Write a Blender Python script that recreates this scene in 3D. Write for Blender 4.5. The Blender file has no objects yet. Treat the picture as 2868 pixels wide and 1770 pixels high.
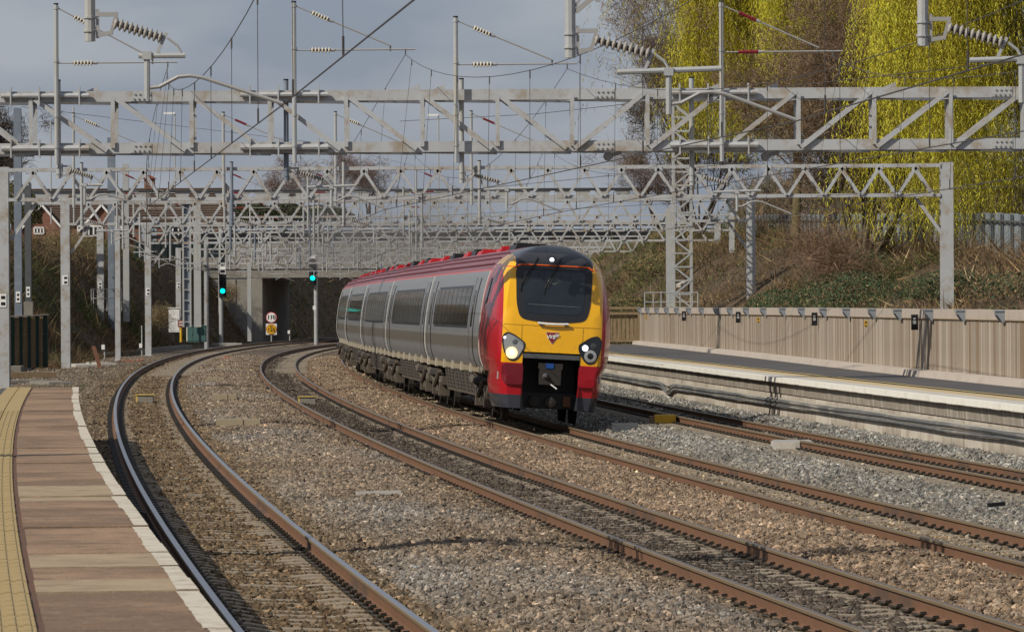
import bpy, math, random
import numpy as np
from mathutils import Matrix, Vector, Quaternion
random.seed(7)
RNG = np.random.default_rng(11)
SC = bpy.context.scene
COL = SC.collection
R = math.radians

# ------------------------------------------------------------------ camera, world, sun, exposure
# units: metres; +Y looks up the line, +X right, z = 0 at rail level of the nearest track
F, PHI, YH, ZC, XC = 14500.0, 0.0052, 859.3, 2.389, 1434.0   # survey of the view: focal length, roll, horizon, eye height
cd = bpy.data.cameras.new('camera')
cam = bpy.data.objects.new('camera', cd)
COL.objects.link(cam)
cd.sensor_width = 36.0
cd.lens = 36.0 * F / 2868.0
cd.clip_start, cd.clip_end = 1.0, 6000.0
cd.dof.use_dof = True
cd.dof.focus_distance = 118.0
cd.dof.aperture_fstop = 22.0
cam.location = (0, 0, ZC)
cam.matrix_world = Matrix.Translation((0, 0, ZC)) @ Matrix.Rotation(R(90) - math.atan((885 - YH) / F), 4, 'X') @ Matrix.Rotation(-PHI, 4, 'Z')
SC.camera = cam

SUN_EL, SUN_AZ = R(39), R(37)            # from the left, a little behind the camera
SV = Vector((-math.cos(SUN_EL) * math.cos(SUN_AZ), -math.cos(SUN_EL) * math.sin(SUN_AZ), math.sin(SUN_EL)))
sd = bpy.data.lights.new('sun', 'SUN')
sd.energy, sd.angle, sd.color = 4.3, R(0.53), (1.0, 0.925, 0.80)
so = bpy.data.objects.new('sun', sd)
so.rotation_euler = SV.to_track_quat('Z', 'Y').to_euler()
so.location = (-60, -30, 60)
COL.objects.link(so)

wd = bpy.data.worlds.new('World')
SC.world = wd
wd.use_nodes = True
nt = wd.node_tree
nt.nodes.clear()
wo = nt.nodes.new('ShaderNodeOutputWorld')
bg = nt.nodes.new('ShaderNodeBackground')
sky = nt.nodes.new('ShaderNodeTexSky')
sky.sky_type = 'NISHITA'
sky.sun_disc = False
sky.sun_elevation = SUN_EL
sky.sun_rotation = math.atan2(SV.x, SV.y) % (2 * math.pi)
sky.air_density, sky.dust_density, sky.ozone_density = 1.0, 1.6, 1.5
tc = nt.nodes.new('ShaderNodeTexCoord')
mp = nt.nodes.new('ShaderNodeMapping')
mp.inputs['Scale'].default_value = (1.0, 1.0, 2.6)
no = nt.nodes.new('ShaderNodeTexNoise')
no.inputs['Scale'].default_value = 13.0
no.inputs['Detail'].default_value = 6.0
no.inputs['Roughness'].default_value = 0.5
cr = nt.nodes.new('ShaderNodeValToRGB')
cr.color_ramp.elements[0].position, cr.color_ramp.elements[0].color = 0.40, (2.6, 3.02, 3.85, 1)
cr.color_ramp.elements[1].position, cr.color_ramp.elements[1].color = 0.62, (4.0, 4.3, 4.85, 1)
mx = nt.nodes.new('ShaderNodeMix')
mx.data_type = 'RGBA'
mx.inputs[0].default_value = 0.86       # a nearly closed cover of grey cloud in front of the blue
nt.links.new(tc.outputs['Generated'], mp.inputs['Vector'])
nt.links.new(mp.outputs['Vector'], no.inputs['Vector'])
nt.links.new(no.outputs['Fac'], cr.inputs['Fac'])
nt.links.new(sky.outputs['Color'], mx.inputs[6])
nt.links.new(cr.outputs['Color'], mx.inputs[7])
nt.links.new(mx.outputs[2], bg.inputs['Color'])
bg.inputs['Strength'].default_value = 0.1
nt.links.new(bg.outputs['Background'], wo.inputs['Surface'])
SC.view_settings.view_transform = 'Standard'
SC.view_settings.look = 'None'
SC.view_settings.gamma = 1.0
SC.view_settings.exposure = -0.06
SC.view_settings.use_curve_mapping = False

# ------------------------------------------------------------------ helpers
def lin(r, g, b):
    f = lambda c: (c / 255 / 12.92) if c / 255 <= 0.04045 else ((c / 255 + 0.055) / 1.055) ** 2.4
    return (f(r), f(g), f(b), 1.0)

def W(x, y, Z):
    """The point Z metres up the line that the survey sights at (x, y) of the photograph."""
    xu, yu = x - (y - 885) * PHI, y + (x - 1434) * PHI
    return Vector(((xu - XC) * Z / F, Z, ZC - (yu - YH) * Z / F))

class Nodes:
    def __init__(s, m):
        s.t = m.node_tree
    def n(s, typ, ins=None, **kw):
        nd = s.t.nodes.new(typ)
        for k, v in kw.items():
            setattr(nd, k, v)
        for k, v in (ins or {}).items():
            s.put(nd.inputs[k], v)
        return nd
    def put(s, sock, v):
        if isinstance(v, bpy.types.NodeSocket):
            s.t.links.new(v, sock)
        elif v is not None:
            try:
                sock.default_value = v
            except Exception:
                sock.default_value = (v, v, v) if not hasattr(v, '__len__') else v[:len(sock.default_value)]
    def co(s, which='Object'):
        return s.n('ShaderNodeTexCoord').outputs[which]
    def scaled(s, vec, sc):
        return s.n('ShaderNodeMapping', {'Vector': vec, 'Scale': sc}).outputs['Vector']
    def noise(s, vec, scale, detail=4, rough=0.55, dist=0.0):
        return s.n('ShaderNodeTexNoise', {'Vector': vec, 'Scale': scale, 'Detail': detail, 'Roughness': rough, 'Distortion': dist}).outputs['Fac']
    def voro(s, vec, scale, out='Distance', feature='F1'):
        return s.n('ShaderNodeTexVoronoi', {'Vector': vec, 'Scale': scale}, feature=feature).outputs[out]
    def math(s, op, a, b=0.0, clamp=False):
        nd = s.n('ShaderNodeMath', operation=op, use_clamp=clamp)
        s.put(nd.inputs[0], a); s.put(nd.inputs[1], b)
        return nd.outputs[0]
    def ss(s, v, lo, hi):
        return s.n('ShaderNodeMapRange', {'Value': v, 'From Min': lo, 'From Max': hi}, interpolation_type='SMOOTHSTEP').outputs[0]
    def step(s, v, lo):
        return s.math('GREATER_THAN', v, lo)
    def mix(s, f, a, b, mode='MIX'):
        nd = s.n('ShaderNodeMix', data_type='RGBA', blend_type=mode)
        s.put(nd.inputs[0], f); s.put(nd.inputs[6], a); s.put(nd.inputs[7], b)
        return nd.outputs[2]
    def ramp(s, f, stops):
        nd = s.n('ShaderNodeValToRGB', {'Fac': f})
        el = nd.color_ramp.elements
        while len(el) < len(stops):
            el.new(0.5)
        for e, (p, c) in zip(el, stops):
            e.position, e.color = p, c
        return nd.outputs['Color']
    def xyz(s, vec):
        o = s.n('ShaderNodeSeparateXYZ', {0: vec}).outputs
        return o[0], o[1], o[2]
    def bump(s, h, strength=0.4, dist=0.02):
        return s.n('ShaderNodeBump', {'Height': h, 'Strength': strength, 'Distance': dist}).outputs['Normal']

def newmat(name):
    m = bpy.data.materials.new(name)
    m.use_nodes = True
    return m, Nodes(m), m.node_tree.nodes['Principled BSDF']

def flat(name, c, rough=0.6, metal=0.0, var=0.25, scale=3.0, bump=0.0, bscale=60, dirt=None, dscale=1.2, damt=0.5, stretch=(1, 1, 1), spec=0.4, coord='Object'):
    """A painted / mineral / metal surface: colour mottled by noise, optional dirt colour in patches, fine relief."""
    m, g, p = newmat(name)
    v = g.scaled(g.co(coord), stretch)
    a = tuple(max(0, x * (1 - var)) for x in c[:3]) + (1,)
    b = tuple(min(1, x * (1 + var)) for x in c[:3]) + (1,)
    col = g.mix(g.noise(v, scale, 6, 0.65), a, b)
    if dirt:
        col = g.mix(g.math('MULTIPLY', g.ss(g.noise(v, dscale, 5, 0.7), 0.45, 0.7), damt), col, dirt)
    g.put(p.inputs['Base Color'], col)
    g.put(p.inputs['Roughness'], rough)
    g.put(p.inputs['Metallic'], metal)
    g.put(p.inputs['Specular IOR Level'], spec)
    if bump:
        g.put(p.inputs['Normal'], g.bump(g.noise(v, bscale, 4, 0.6), bump, 0.02))
    return m

def emit(name, c, s):
    m, g, p = newmat(name)
    p.inputs['Base Color'].default_value = c
    p.inputs['Emission Color'].default_value = c
    p.inputs['Emission Strength'].default_value = s
    return m

def attr_mat(name, rough=0.85, instancer=False, trans=0.0, gain=1.0):
    """Colour read from the mesh's own 'tint' attribute (each leaf, twig or stone has its own colour)."""
    m, g, p = newmat(name)
    a = g.n('ShaderNodeAttribute', attribute_name='tint', attribute_type='INSTANCER' if instancer else 'GEOMETRY').outputs['Color']
    if instancer:
        a = g.mix(g.noise(g.co('Object'), 2.2, 4, 0.7), g.mix(1.0, a, (0.72, 0.72, 0.72, 1), 'MULTIPLY'), g.mix(1.0, a, (1.25, 1.25, 1.25, 1), 'MULTIPLY'))
    g.put(p.inputs['Base Color'], a)
    g.put(p.inputs['Roughness'], rough)
    g.put(p.inputs['Specular IOR Level'], 0.2)
    if trans:
        o = m.node_tree.nodes['Material Output']
        t = g.n('ShaderNodeBsdfTranslucent', {'Color': a}).outputs[0]
        mxs = g.n('ShaderNodeMixShader', {0: trans, 1: p.outputs[0], 2: t}).outputs[0]
        m.node_tree.links.new(mxs, o.inputs['Surface'])
    return m

def org(o):
    v = Vector((0, 0, 0))
    while o is not None:
        v = v + o.location
        o = o.parent
    return v

def frame(d, up=Vector((0, 0, 1))):
    d = Vector(d).normalized()
    if abs(d.dot(up)) > 0.995:
        up = Vector((0, 1, 0))
    s = d.cross(up).normalized()
    return d, s, s.cross(d)

class MB:
    def __init__(s):
        s.v, s.f, s.m = [], [], []
    def add(s, vs, fs, m=0):
        o = len(s.v)
        s.v.extend([tuple(a) for a in vs])
        s.f.extend([tuple(i + o for i in f) for f in fs])
        s.m.extend([m] * len(fs))
        return s
    BF = [(0, 3, 2, 1), (4, 5, 6, 7), (0, 1, 5, 4), (1, 2, 6, 5), (2, 3, 7, 6), (3, 0, 4, 7)]
    def box(s, c, d, m=0, rz=0.0, M=None):
        x, y, z = d[0] / 2, d[1] / 2, d[2] / 2
        vs = [Vector(a) for a in ((-x, -y, -z), (x, -y, -z), (x, y, -z), (-x, y, -z), (-x, -y, z), (x, -y, z), (x, y, z), (-x, y, z))]
        T = M if M is not None else Matrix.Rotation(rz, 3, 'Z')
        return s.add([T @ a + Vector(c) for a in vs], s.BF, m)
    def bar(s, p, q, w, h, m=0, up=Vector((0, 0, 1))):
        p, q = Vector(p), Vector(q)
        d, a, b = frame(q - p, up)
        vs = []
        for e in (p, q):
            vs += [e - a * w / 2 - b * h / 2, e + a * w / 2 - b * h / 2, e + a * w / 2 + b * h / 2, e - a * w / 2 + b * h / 2]
        return s.add(vs, [(0, 1, 2, 3), (7, 6, 5, 4), (0, 4, 5, 1), (1, 5, 6, 2), (2, 6, 7, 3), (3, 7, 4, 0)], m)
    def angle(s, p, q, w, t, m=0, up=Vector((0, 0, 1)), flip=1):
        """steel angle: two thin legs at a right angle"""
        p, q = Vector(p), Vector(q)
        d, a, b = frame(q - p, up)
        s.bar(p, q, w, t, m, up)
        o = a * (w / 2 - t / 2) * flip - b * (w / 2 + t / 2)
        return s.bar(p + o, q + o, t, w, m, up)
    def hcol(s, p, q, w, d, t, m=0, up=Vector((0, 1, 0))):
        """H section between p and q: flanges w wide, d apart along up"""
        p, q = Vector(p), Vector(q)
        dd, a, b = frame(q - p, up)
        for k in (-1, 1):
            s.bar(p + b * k * (d / 2 - t / 2), q + b * k * (d / 2 - t / 2), w, t, m, up)
        return s.bar(p, q, t, d - 2 * t - 0.004, m, up)
    def tube(s, path, r, n=6, m=0, cap=True):
        path = [Vector(p) for p in path]
        rs = r if hasattr(r, '__len__') else [r] * len(path)
        vs, fs = [], []
        for i, p in enumerate(path):
            d = path[min(i + 1, len(path) - 1)] - path[max(i - 1, 0)]
            _, a, b = frame(d)
            for k in range(n):
                t = 2 * math.pi * k / n
                vs.append(p + (a * math.cos(t) + b * math.sin(t)) * rs[i])
        for i in range(len(path) - 1):
            for k in range(n):
                k2 = (k + 1) % n
                fs.append((i * n + k, (i + 1) * n + k, (i + 1) * n + k2, i * n + k2))
        if cap:
            fs.append(tuple(range(n)))
            fs.append(tuple((len(path) - 1) * n + k for k in reversed(range(n))))
        return s.add(vs, fs, m)
    def lathe(s, p, axis, prof, n=10, m=0):
        """prof: (distance along axis, radius) pairs"""
        p = Vector(p)
        d, a, b = frame(axis)
        vs, fs = [], []
        for z, r in prof:
            for k in range(n):
                t = 2 * math.pi * k / n
                vs.append(p + d * z + (a * math.cos(t) + b * math.sin(t)) * r)
        for i in range(len(prof) - 1):
            for k in range(n):
                k2 = (k + 1) % n
                fs.append((i * n + k, (i + 1) * n + k, (i + 1) * n + k2, i * n + k2))
        fs.append(tuple(range(n)))
        fs.append(tuple((len(prof) - 1) * n + k for k in reversed(range(n))))
        return s.add(vs, fs, m)
    def prism(s, poly, ext, m=0):
        """poly: 3-D outline; ext: vector to the second outline"""
        n = len(poly)
        e = Vector(ext)
        vs = [Vector(p) for p in poly] + [Vector(p) + e for p in poly]
        fs = [tuple(range(n)), tuple(range(2 * n - 1, n - 1, -1))] + [(i, i + n, (i + 1) % n + n, (i + 1) % n) for i in range(n)]
        return s.add(vs, fs, m)
    def sweep(s, rings, m=0, close=False, caps=True):
        n = len(rings[0])
        vs = [p for r in rings for p in r]
        fs = []
        for i in range(len(rings) - 1):
            for k in range(n if close else n - 1):
                k2 = (k + 1) % n
                fs.append((i * n + k, i * n + k2, (i + 1) * n + k2, (i + 1) * n + k))
        if close and caps:
            fs.append(tuple(range(n - 1, -1, -1)))
            fs.append(tuple((len(rings) - 1) * n + k for k in range(n)))
        return s.add(vs, fs, m)
    def mesh(s, name, mats, o=Vector((0, 0, 0)), smooth=False):
        me = bpy.data.meshes.new(name)
        vs = [(a[0] - o[0], a[1] - o[1], a[2] - o[2]) for a in s.v]
        me.from_pydata(vs, [], s.f)
        for mt in (mats if isinstance(mats, (list, tuple)) else [mats]):
            me.materials.append(mt)
        if any(s.m):
            me.polygons.foreach_set('material_index', s.m)
        if smooth:
            me.polygons.foreach_set('use_smooth', [True] * len(s.f))
        me.update()
        return me
    def build(s, name, mats, parent=None, smooth=False, local=False, at=None):
        """local: the vertices already stand in the parent's own frame; at: world point that becomes the origin"""
        o = Vector((0, 0, 0))
        if parent is not None and not local:
            o = org(parent)
        if at is not None:
            o = Vector(at)
        ob = bpy.data.objects.new(name, s.mesh(name, mats, o, smooth))
        if at is not None:
            ob.location = o
        COL.objects.link(ob)
        ob.parent = parent
        return ob

def tag(o, label=None, cat=None, group=None, kind=None):
    if label: o['label'] = label
    if cat: o['category'] = cat
    if group: o['group'] = group
    if kind: o['kind'] = kind
    return o

def thing(name, loc, label, cat, group=None, rot=None):
    o = bpy.data.objects.new(name, None)
    o.empty_display_size = 0.3
    o.location = loc
    if rot: o.rotation_euler = rot
    COL.objects.link(o)
    return tag(o, label, cat, group)

def inst(name, me, parent, loc=(0, 0, 0), rot=(0, 0, 0), scale=None):
    o = bpy.data.objects.new(name, me)
    o.location, o.rotation_euler = loc, rot
    if scale: o.scale = scale
    COL.objects.link(o)
    o.parent = parent
    return o

def copy_tree(o, parent=None):
    c = o.copy()
    COL.objects.link(c)
    c.parent = parent
    for ch in list(o.children):
        copy_tree(ch, c)
    return c

def tri_soup(name, V, tint, mat, verts=3, parent=None, kind='stuff'):
    """V: (n, verts, 3) faces; tint: (n, 3) one colour a face"""
    n = len(V)
    me = bpy.data.meshes.new(name)
    me.vertices.add(n * verts)
    me.vertices.foreach_set('co', V.reshape(-1).astype(np.float32))
    me.loops.add(n * verts)
    me.loops.foreach_set('vertex_index', np.arange(n * verts, dtype=np.int32))
    me.polygons.add(n)
    me.polygons.foreach_set('loop_start', np.arange(0, n * verts, verts, dtype=np.int32))
    me.update(calc_edges=True)
    at = me.attributes.new('tint', 'FLOAT_COLOR', 'POINT')
    c = np.ones((n, verts, 4), np.float32)
    c[:, :, :3] = tint[:, None, :]
    at.data.foreach_set('color', c.reshape(-1))
    me.materials.append(mat)
    ob = bpy.data.objects.new(name, me)
    COL.objects.link(ob)
    ob.parent = parent
    if kind: ob['kind'] = kind
    return ob

def text_mesh(txt, size, mat, name, parent, M, shear=0.0, bold=0.0, extrude=0.002):
    c = bpy.data.curves.new(name, 'FONT')
    c.body, c.size, c.extrude, c.shear, c.offset = txt, size, extrude, shear, bold
    c.align_x, c.align_y = 'CENTER', 'CENTER'
    o = bpy.data.objects.new(name, c)
    COL.objects.link(o)
    dg = bpy.context.evaluated_depsgraph_get()
    me = bpy.data.meshes.new_from_object(o.evaluated_get(dg))
    bpy.data.objects.remove(o)
    bpy.data.curves.remove(c)
    me.name = name
    me.transform(M)
    me.materials.clear()
    me.materials.append(mat)
    ob = bpy.data.objects.new(name, me)
    COL.objects.link(ob)
    ob.parent = parent
    return ob
FACE = Matrix(((1, 0, 0, 0), (0, 0, -1, 0), (0, 1, 0, 0), (0, 0, 0, 1)))    # text plane turned upright, facing down the line

# ------------------------------------------------------------------ the line of the railway
def line():
    S = np.arange(-80, 701, .5)
    Sc = np.clip(S, -60, 400)
    k = .34855e-3 - .20024322e-5 * Sc + 1.15824348e-8 * Sc ** 2
    i0 = 160
    th = np.concatenate([[0], np.cumsum((k[1:] + k[:-1]) / 4)])
    th = th - th[i0] - .09953573
    x = np.concatenate([[0], np.cumsum((np.sin(th)[1:] + np.sin(th)[:-1]) / 4)])
    y = np.concatenate([[0], np.cumsum((np.cos(th)[1:] + np.cos(th)[:-1]) / 4)])
    return S, x - x[i0] - 1.4618, y - y[i0] + 40, th
LS, LX, LY, LT = line()
TU = (0.0, 4.8736, 8.2430, 11.7066)           # track centres, offset from the first
TD = (0.0, -.000775, .000832, .00771)         # how the offsets drift with distance
TZ = (0.0, -.145, -.176, -.068)               # rail levels
TC = (.069, .075, .074, .113)                 # cant

def P(s, u, z=0.0):
    x, y, t = np.interp(s, LS, LX), np.interp(s, LS, LY), np.interp(s, LS, LT)
    return Vector((x + u * math.cos(t), y - u * math.sin(t), z))
def Pn(s, u, z):
    x, y, t = np.interp(s, LS, LX), np.interp(s, LS, LY), np.interp(s, LS, LT)
    return np.stack([x + u * np.cos(t), y - u * np.sin(t), z + 0 * x], -1)
def head(s):
    return float(np.interp(s, LS, LT))
def tu(i, s):
    return TU[i] + TD[i] * s
def sY(Y):
    return float(np.interp(Y, LY, LS))
def TP(i, s, du=0.0, dz=0.0):
    """Point in track i's own canted frame: du across from its centre, dz above its rail plane."""
    return P(s, tu(i, s) + du, TZ[i] - TC[i] / 1.505 * du + dz)

# ------------------------------------------------------------------ materials
MAT = {}
MAT['steel'] = flat('galvanised steel', (.36, .37, .375, 1), .5, .0, .22, 2.0, dirt=(.42, .36, .22, 1), dscale=.9, damt=.4, bump=.1, bscale=30)
MAT['paint'] = flat('pale grey gantry paint', (.405, .415, .425, 1), .5, .0, .16, 1.3, dirt=(.26, .185, .10, 1), dscale=2.2, damt=.7, bump=.08, bscale=25)
MAT['bluesteel'] = flat('weathered blue-grey steel', (.17, .20, .245, 1), .5, .1, .2, 1.5, dirt=(.3, .33, .36, 1), dscale=1.5)
MAT['darksteel'] = flat('dark steel', (.10, .105, .11, 1), .5, .3, .3, 3)
MAT['black'] = flat('black paint', (.012, .012, .014, 1), .45, .0, .2, 3)
MAT['tube'] = flat('aluminium tube', (.33, .32, .31, 1), .6, .2, .1, 4)
MAT['creamins'] = flat('cream porcelain', (.66, .60, .47, 1), .25, 0, .08, 8)
MAT['brownins'] = flat('brown porcelain core', (.05, .03, .025, 1), .3, 0, .2, 8)
MAT['greyins'] = flat('grey insulator shed', (.33, .31, .28, 1), .4, 0, .1, 8)
MAT['redins'] = flat('red polymer insulator', (.20, .012, .018, 1), .4, 0, .15, 8)
MAT['wire'] = flat('weathered copper wire', (.085, .075, .07, 1), .5, .4, .2, 3)
MAT['concrete'] = flat('concrete', (.245, .228, .198, 1), .85, 0, .2, 1.6, dirt=(.13, .115, .095, 1), dscale=.7, damt=.65, bump=.2, bscale=18)
MAT['coping'] = flat('pale coping stone', (.50, .47, .42, 1), .8, 0, .08, 2.5, dirt=(.33, .29, .24, 1), dscale=1.4, damt=.5, bump=.15, bscale=25)
MAT['whiteline'] = flat('worn white paint', (.54, .49, .40, 1), .75, 0, .12, 5, dirt=(.33, .26, .18, 1), dscale=7, damt=.8, bump=.15, bscale=40)
MAT['yellowline'] = flat('worn yellow paint', (.55, .40, .10, 1), .75, 0, .1, 4, dirt=(.35, .27, .12, 1), dscale=3, damt=.6)
MAT['tactile'] = flat('buff tactile paving', (.36, .265, .12, 1), .8, 0, .14, 4, dirt=(.27, .19, .09, 1), dscale=2, damt=.6, bump=.3, bscale=22)
MAT['tactpale'] = flat('pale buff tactile strip', (.50, .385, .21, 1), .85, 0, .1, 3, dirt=(.36, .27, .15, 1), dscale=1.5, damt=.5)
MAT['asphalt'] = flat('platform asphalt', (.072, .070, .074, 1), .9, 0, .18, 2.2, dirt=(.11, .10, .095, 1), dscale=.6, damt=.6, bump=.25, bscale=120)
MAT['slab'] = flat('brown stained slab', (.225, .150, .100, 1), .9, 0, .42, 2.6, dirt=(.115, .082, .058, 1), dscale=1.3, damt=.8, bump=.5, bscale=60, stretch=(.22, 1.9, 1))
m, g, p = newmat('brown stained slab')
v = g.co()
c = g.mix(g.ss(g.noise(v, .55, 4, .6), .38, .62), (.175, .108, .064, 1), (.30, .192, .116, 1))
c = g.mix(g.math('MULTIPLY', g.ss(g.noise(v, 3.2, 6, .75), .48, .66), .65), c, (.115, .073, .047, 1))
c = g.mix(g.math('MULTIPLY', g.ss(g.noise(v, 9.0, 5, .75), .56, .70), .5), c, (.40, .30, .20, 1))
fine = g.noise(v, 55, 3, .8)
c = g.mix(g.ss(fine, .3, .7), g.mix(1.0, c, (.66, .66, .66, 1), 'MULTIPLY'), g.mix(1.0, c, (1.3, 1.3, 1.3, 1), 'MULTIPLY'))
c = g.mix(g.math('MULTIPLY', g.ss(g.noise(v, 5.5, 2, .5), .68, .71), .7), c, (.08, .062, .05, 1))
g.put(p.inputs['Base Color'], c); p.inputs['Roughness'].default_value = .9
g.put(p.inputs['Normal'], g.bump(fine, .6, .008))
MAT['slab'] = m
MAT['slab2'] = flat('newer pale slab', (.34, .255, .165, 1), .9, 0, .34, 5, dirt=(.19, .135, .09, 1), dscale=2.6, damt=.7, bump=.4, bscale=60)
MAT['sleeper'] = flat('concrete sleeper', (.285, .235, .175, 1), .9, 0, .2, 5, dirt=(.14, .11, .08, 1), dscale=2, damt=.6, bump=.3, bscale=40)
MAT['clip'] = flat('dark greased clip', (.034, .028, .021, 1), .5, .3, .3, 20)
MAT['wood'] = flat('weathered fence board', (.295, .245, .19, 1), .85, 0, .2, 3, dirt=(.40, .36, .31, 1), dscale=1.5, damt=.5, bump=.25, bscale=30, stretch=(6, 6, .35))
MAT['woodb'] = flat('warm fence board', (.235, .17, .115, 1), .85, 0, .2, 3, dirt=(.20, .155, .115, 1), dscale=1.5, damt=.5, bump=.25, bscale=30, stretch=(6, 6, .35))
MAT['woodc'] = flat('pale fence board', (.42, .365, .295, 1), .85, 0, .15, 3, dirt=(.24, .2, .165, 1), dscale=1.5, damt=.5, bump=.25, bscale=30, stretch=(6, 6, .35))
MAT['rail_cap'] = flat('pinkish rail board', (.40, .345, .295, 1), .85, 0, .12, 4, dirt=(.3, .25, .2, 1), dscale=2, damt=.5, bump=.2)
MAT['kerb'] = flat('pinkish kerb concrete', (.45, .395, .345, 1), .85, 0, .1, 2, dirt=(.33, .27, .22, 1), dscale=1, damt=.5, bump=.15)
MAT['brownwood'] = flat('brown gate timber', (.235, .165, .09, 1), .85, 0, .25, 3, dirt=(.34, .29, .22, 1), dscale=3, damt=.4, bump=.3, stretch=(5, 5, .5))
MAT['lamp'] = flat('grey lamp housing', (.25, .28, .31, 1), .45, .2, .1, 5)
MAT['glass'] = flat('dark glass', (.010, .012, .014, 1), .06, 0, .1, 2, spec=.6)
MAT['white'] = flat('white paint', (.75, .75, .73, 1), .5, 0, .05, 4)
MAT['yellow'] = flat('yellow paint', (.62, .36, .02, 1), .5, 0, .1, 4)
MAT['red'] = flat('red paint', (.42, .02, .02, 1), .45, 0, .1, 4)
MAT['orange'] = flat('orange netting', (.62, .13, .05, 1), .8, 0, .2, 8)
MAT['rust'] = flat('rusted iron', (.13, .055, .03, 1), .85, 0, .3, 8, bump=.3)
MAT['dkgreen'] = flat('dark green steel', (.008, .035, .024, 1), .5, 0, .25, 4)
MAT['teal'] = flat('teal cabinet paint', (.062, .135, .13, 1), .55, 0, .15, 3, dirt=(.03, .06, .055, 1), dscale=2)
MAT['brick'] = None
MAT['grass'] = attr_mat('grass and twig', .9, trans=.25)
MAT['leaf'] = attr_mat('leaf', .8, trans=.35)
MAT['bark'] = attr_mat('bark', .9)
MAT['stone'] = attr_mat('ballast stone', .9, instancer=True)
m, g, p = newmat('house brick')
v = g.co('Object')
bt = g.n('ShaderNodeTexBrick', {'Vector': g.n('ShaderNodeMapping', {'Vector': v, 'Rotation': (R(90), 0, 0)}).outputs[0], 'Color1': (.22, .088, .055, 1), 'Color2': (.16, .068, .045, 1), 'Mortar': (.3, .22, .17, 1), 'Scale': 2.2, 'Mortar Size': .01})
g.put(p.inputs['Base Color'], bt.outputs['Color']); p.inputs['Roughness'].default_value = .9
MAT['brick'] = m

# rail: rusty sides, running surface polished by wheels
m, g, p = newmat('rusty rail')
v = g.co()
c = g.mix(g.noise(v, 1.3, 5, .7), (.125, .060, .031, 1), (.190, .098, .052, 1))
c = g.mix(g.math('MULTIPLY', g.ss(g.noise(v, .35, 3, .6), .55, .68), .7), c, (.06, .045, .036, 1))
g.put(p.inputs['Base Color'], c); p.inputs['Roughness'].default_value = .8
g.put(p.inputs['Normal'], g.bump(g.noise(v, 40, 3), .2, .01))
MAT['rail'] = m
def head_mat(name, c, rough, metal):
    return flat(name, c, rough, metal, .15, 1.2, spec=.5)
MAT['head1'] = head_mat('bright running surface', (.40, .40, .42, 1), .28, .9)
MAT['head2'] = head_mat('brown running surface', (.22, .165, .125, 1), .36, .7)
MAT['gauge'] = flat('brown gauge corner', (.20, .145, .085, 1), .5, .2, .15, 1.2)

# ballast bed: fine stone relief over the tint of its zone
m, g, p = newmat('ballast bed')
v = g.co()
t = g.n('ShaderNodeAttribute', attribute_name='tint').outputs['Color']
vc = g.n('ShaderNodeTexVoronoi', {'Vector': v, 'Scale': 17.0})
val = g.n('ShaderNodeSeparateColor', {0: vc.outputs['Color']}).outputs[0]
c = g.mix(val, g.mix(1.0, t, (.42, .42, .42, 1), 'MULTIPLY'), g.mix(1.0, t, (1.5, 1.45, 1.4, 1), 'MULTIPLY'))
v2 = g.n('ShaderNodeSeparateColor', {0: g.n('ShaderNodeTexVoronoi', {'Vector': v, 'Scale': 6.5}).outputs['Color']}).outputs[1]
c = g.mix(v2, g.mix(1.0, c, (.62, .62, .62, 1), 'MULTIPLY'), g.mix(1.0, c, (1.35, 1.33, 1.3, 1), 'MULTIPLY'))
c = g.mix(g.ss(vc.outputs['Distance'], .35, .62), c, g.mix(1.0, c, (.3, .28, .26, 1), 'MULTIPLY'))  # shade in the gaps between stones painted into the colour
g.put(p.inputs['Base Color'], c); p.inputs['Roughness'].default_value = .95
g.put(p.inputs['Normal'], g.bump(g.math('SUBTRACT', 1.0, vc.outputs['Distance']), .9, .035))
MAT['bed'] = m
m, g, p = newmat('bank soil')
v = g.co()
c = g.ramp(g.noise(v, .35, 6, .7), [(.3, (.095, .075, .042, 1)), (.5, (.17, .118, .065, 1)), (.62, (.21, .14, .078, 1)), (.75, (.09, .09, .038, 1))])
c = g.mix(g.ss(g.noise(v, 4.5, 5, .7), .35, .7), g.mix(1.0, c, (.5, .5, .5, 1), 'MULTIPLY'), c)
g.put(p.inputs['Base Color'], c); p.inputs['Roughness'].default_value = 1.0
g.put(p.inputs['Normal'], g.bump(g.noise(v, 7, 6, .7), 1.0, .25))
MAT['soil'] = m

# ------------------------------------------------------------------ ground, ballast, banks
mb = MB()
mb.add([(-2500, -300, -.9), (2500, -300, -.9), (2500, 4500, -.9), (-2500, 4500, -.9)], [(0, 1, 2, 3)])
tag(mb.build('ground', MAT['soil']), kind='structure')

HU = [-9.0, -5.4, -3.4, -2.0, -1.3, -.95, -.6, 0, .6, .95, 1.5, 2.45, 3.5, 3.95, 4.3, 4.87, 5.45, 5.8, 6.3, 6.7, 7.2, 7.6, 8.24, 8.8, 9.3, 9.9, 10.4, 10.9, 11.3, 11.75, 12.3, 12.75, 13.0, 13.2, 13.45, 15.0]
HZ = [-.30, -.26, -.22, -.20, -.15, -.155, -.18, -.228, -.235, -.235, -.21, -.16, -.215, -.275, -.315, -.37, -.38, -.375, -.32, -.27, -.262, -.31, -.40, -.412, -.395, -.30, -.205, -.205, -.235, -.285, -.325, -.33, -.28, -.17, -.08, -.04]
def hb(u, s):
    return np.interp(u, HU, HZ)
def snoise(x, y, seed=0):
    r = np.random.default_rng(seed)
    o = 0
    for k in range(5):
        a, b, c_, f = r.uniform(-1, 1), r.uniform(-1, 1), r.uniform(0, 6.28), 1.7 ** k
        o = o + np.sin(f * (a * x + b * y) + c_ + 1.3 * np.sin(f * .6 * (b * x - a * y) + c_)) / (1.3 ** k)
    return o / 2.6
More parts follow.
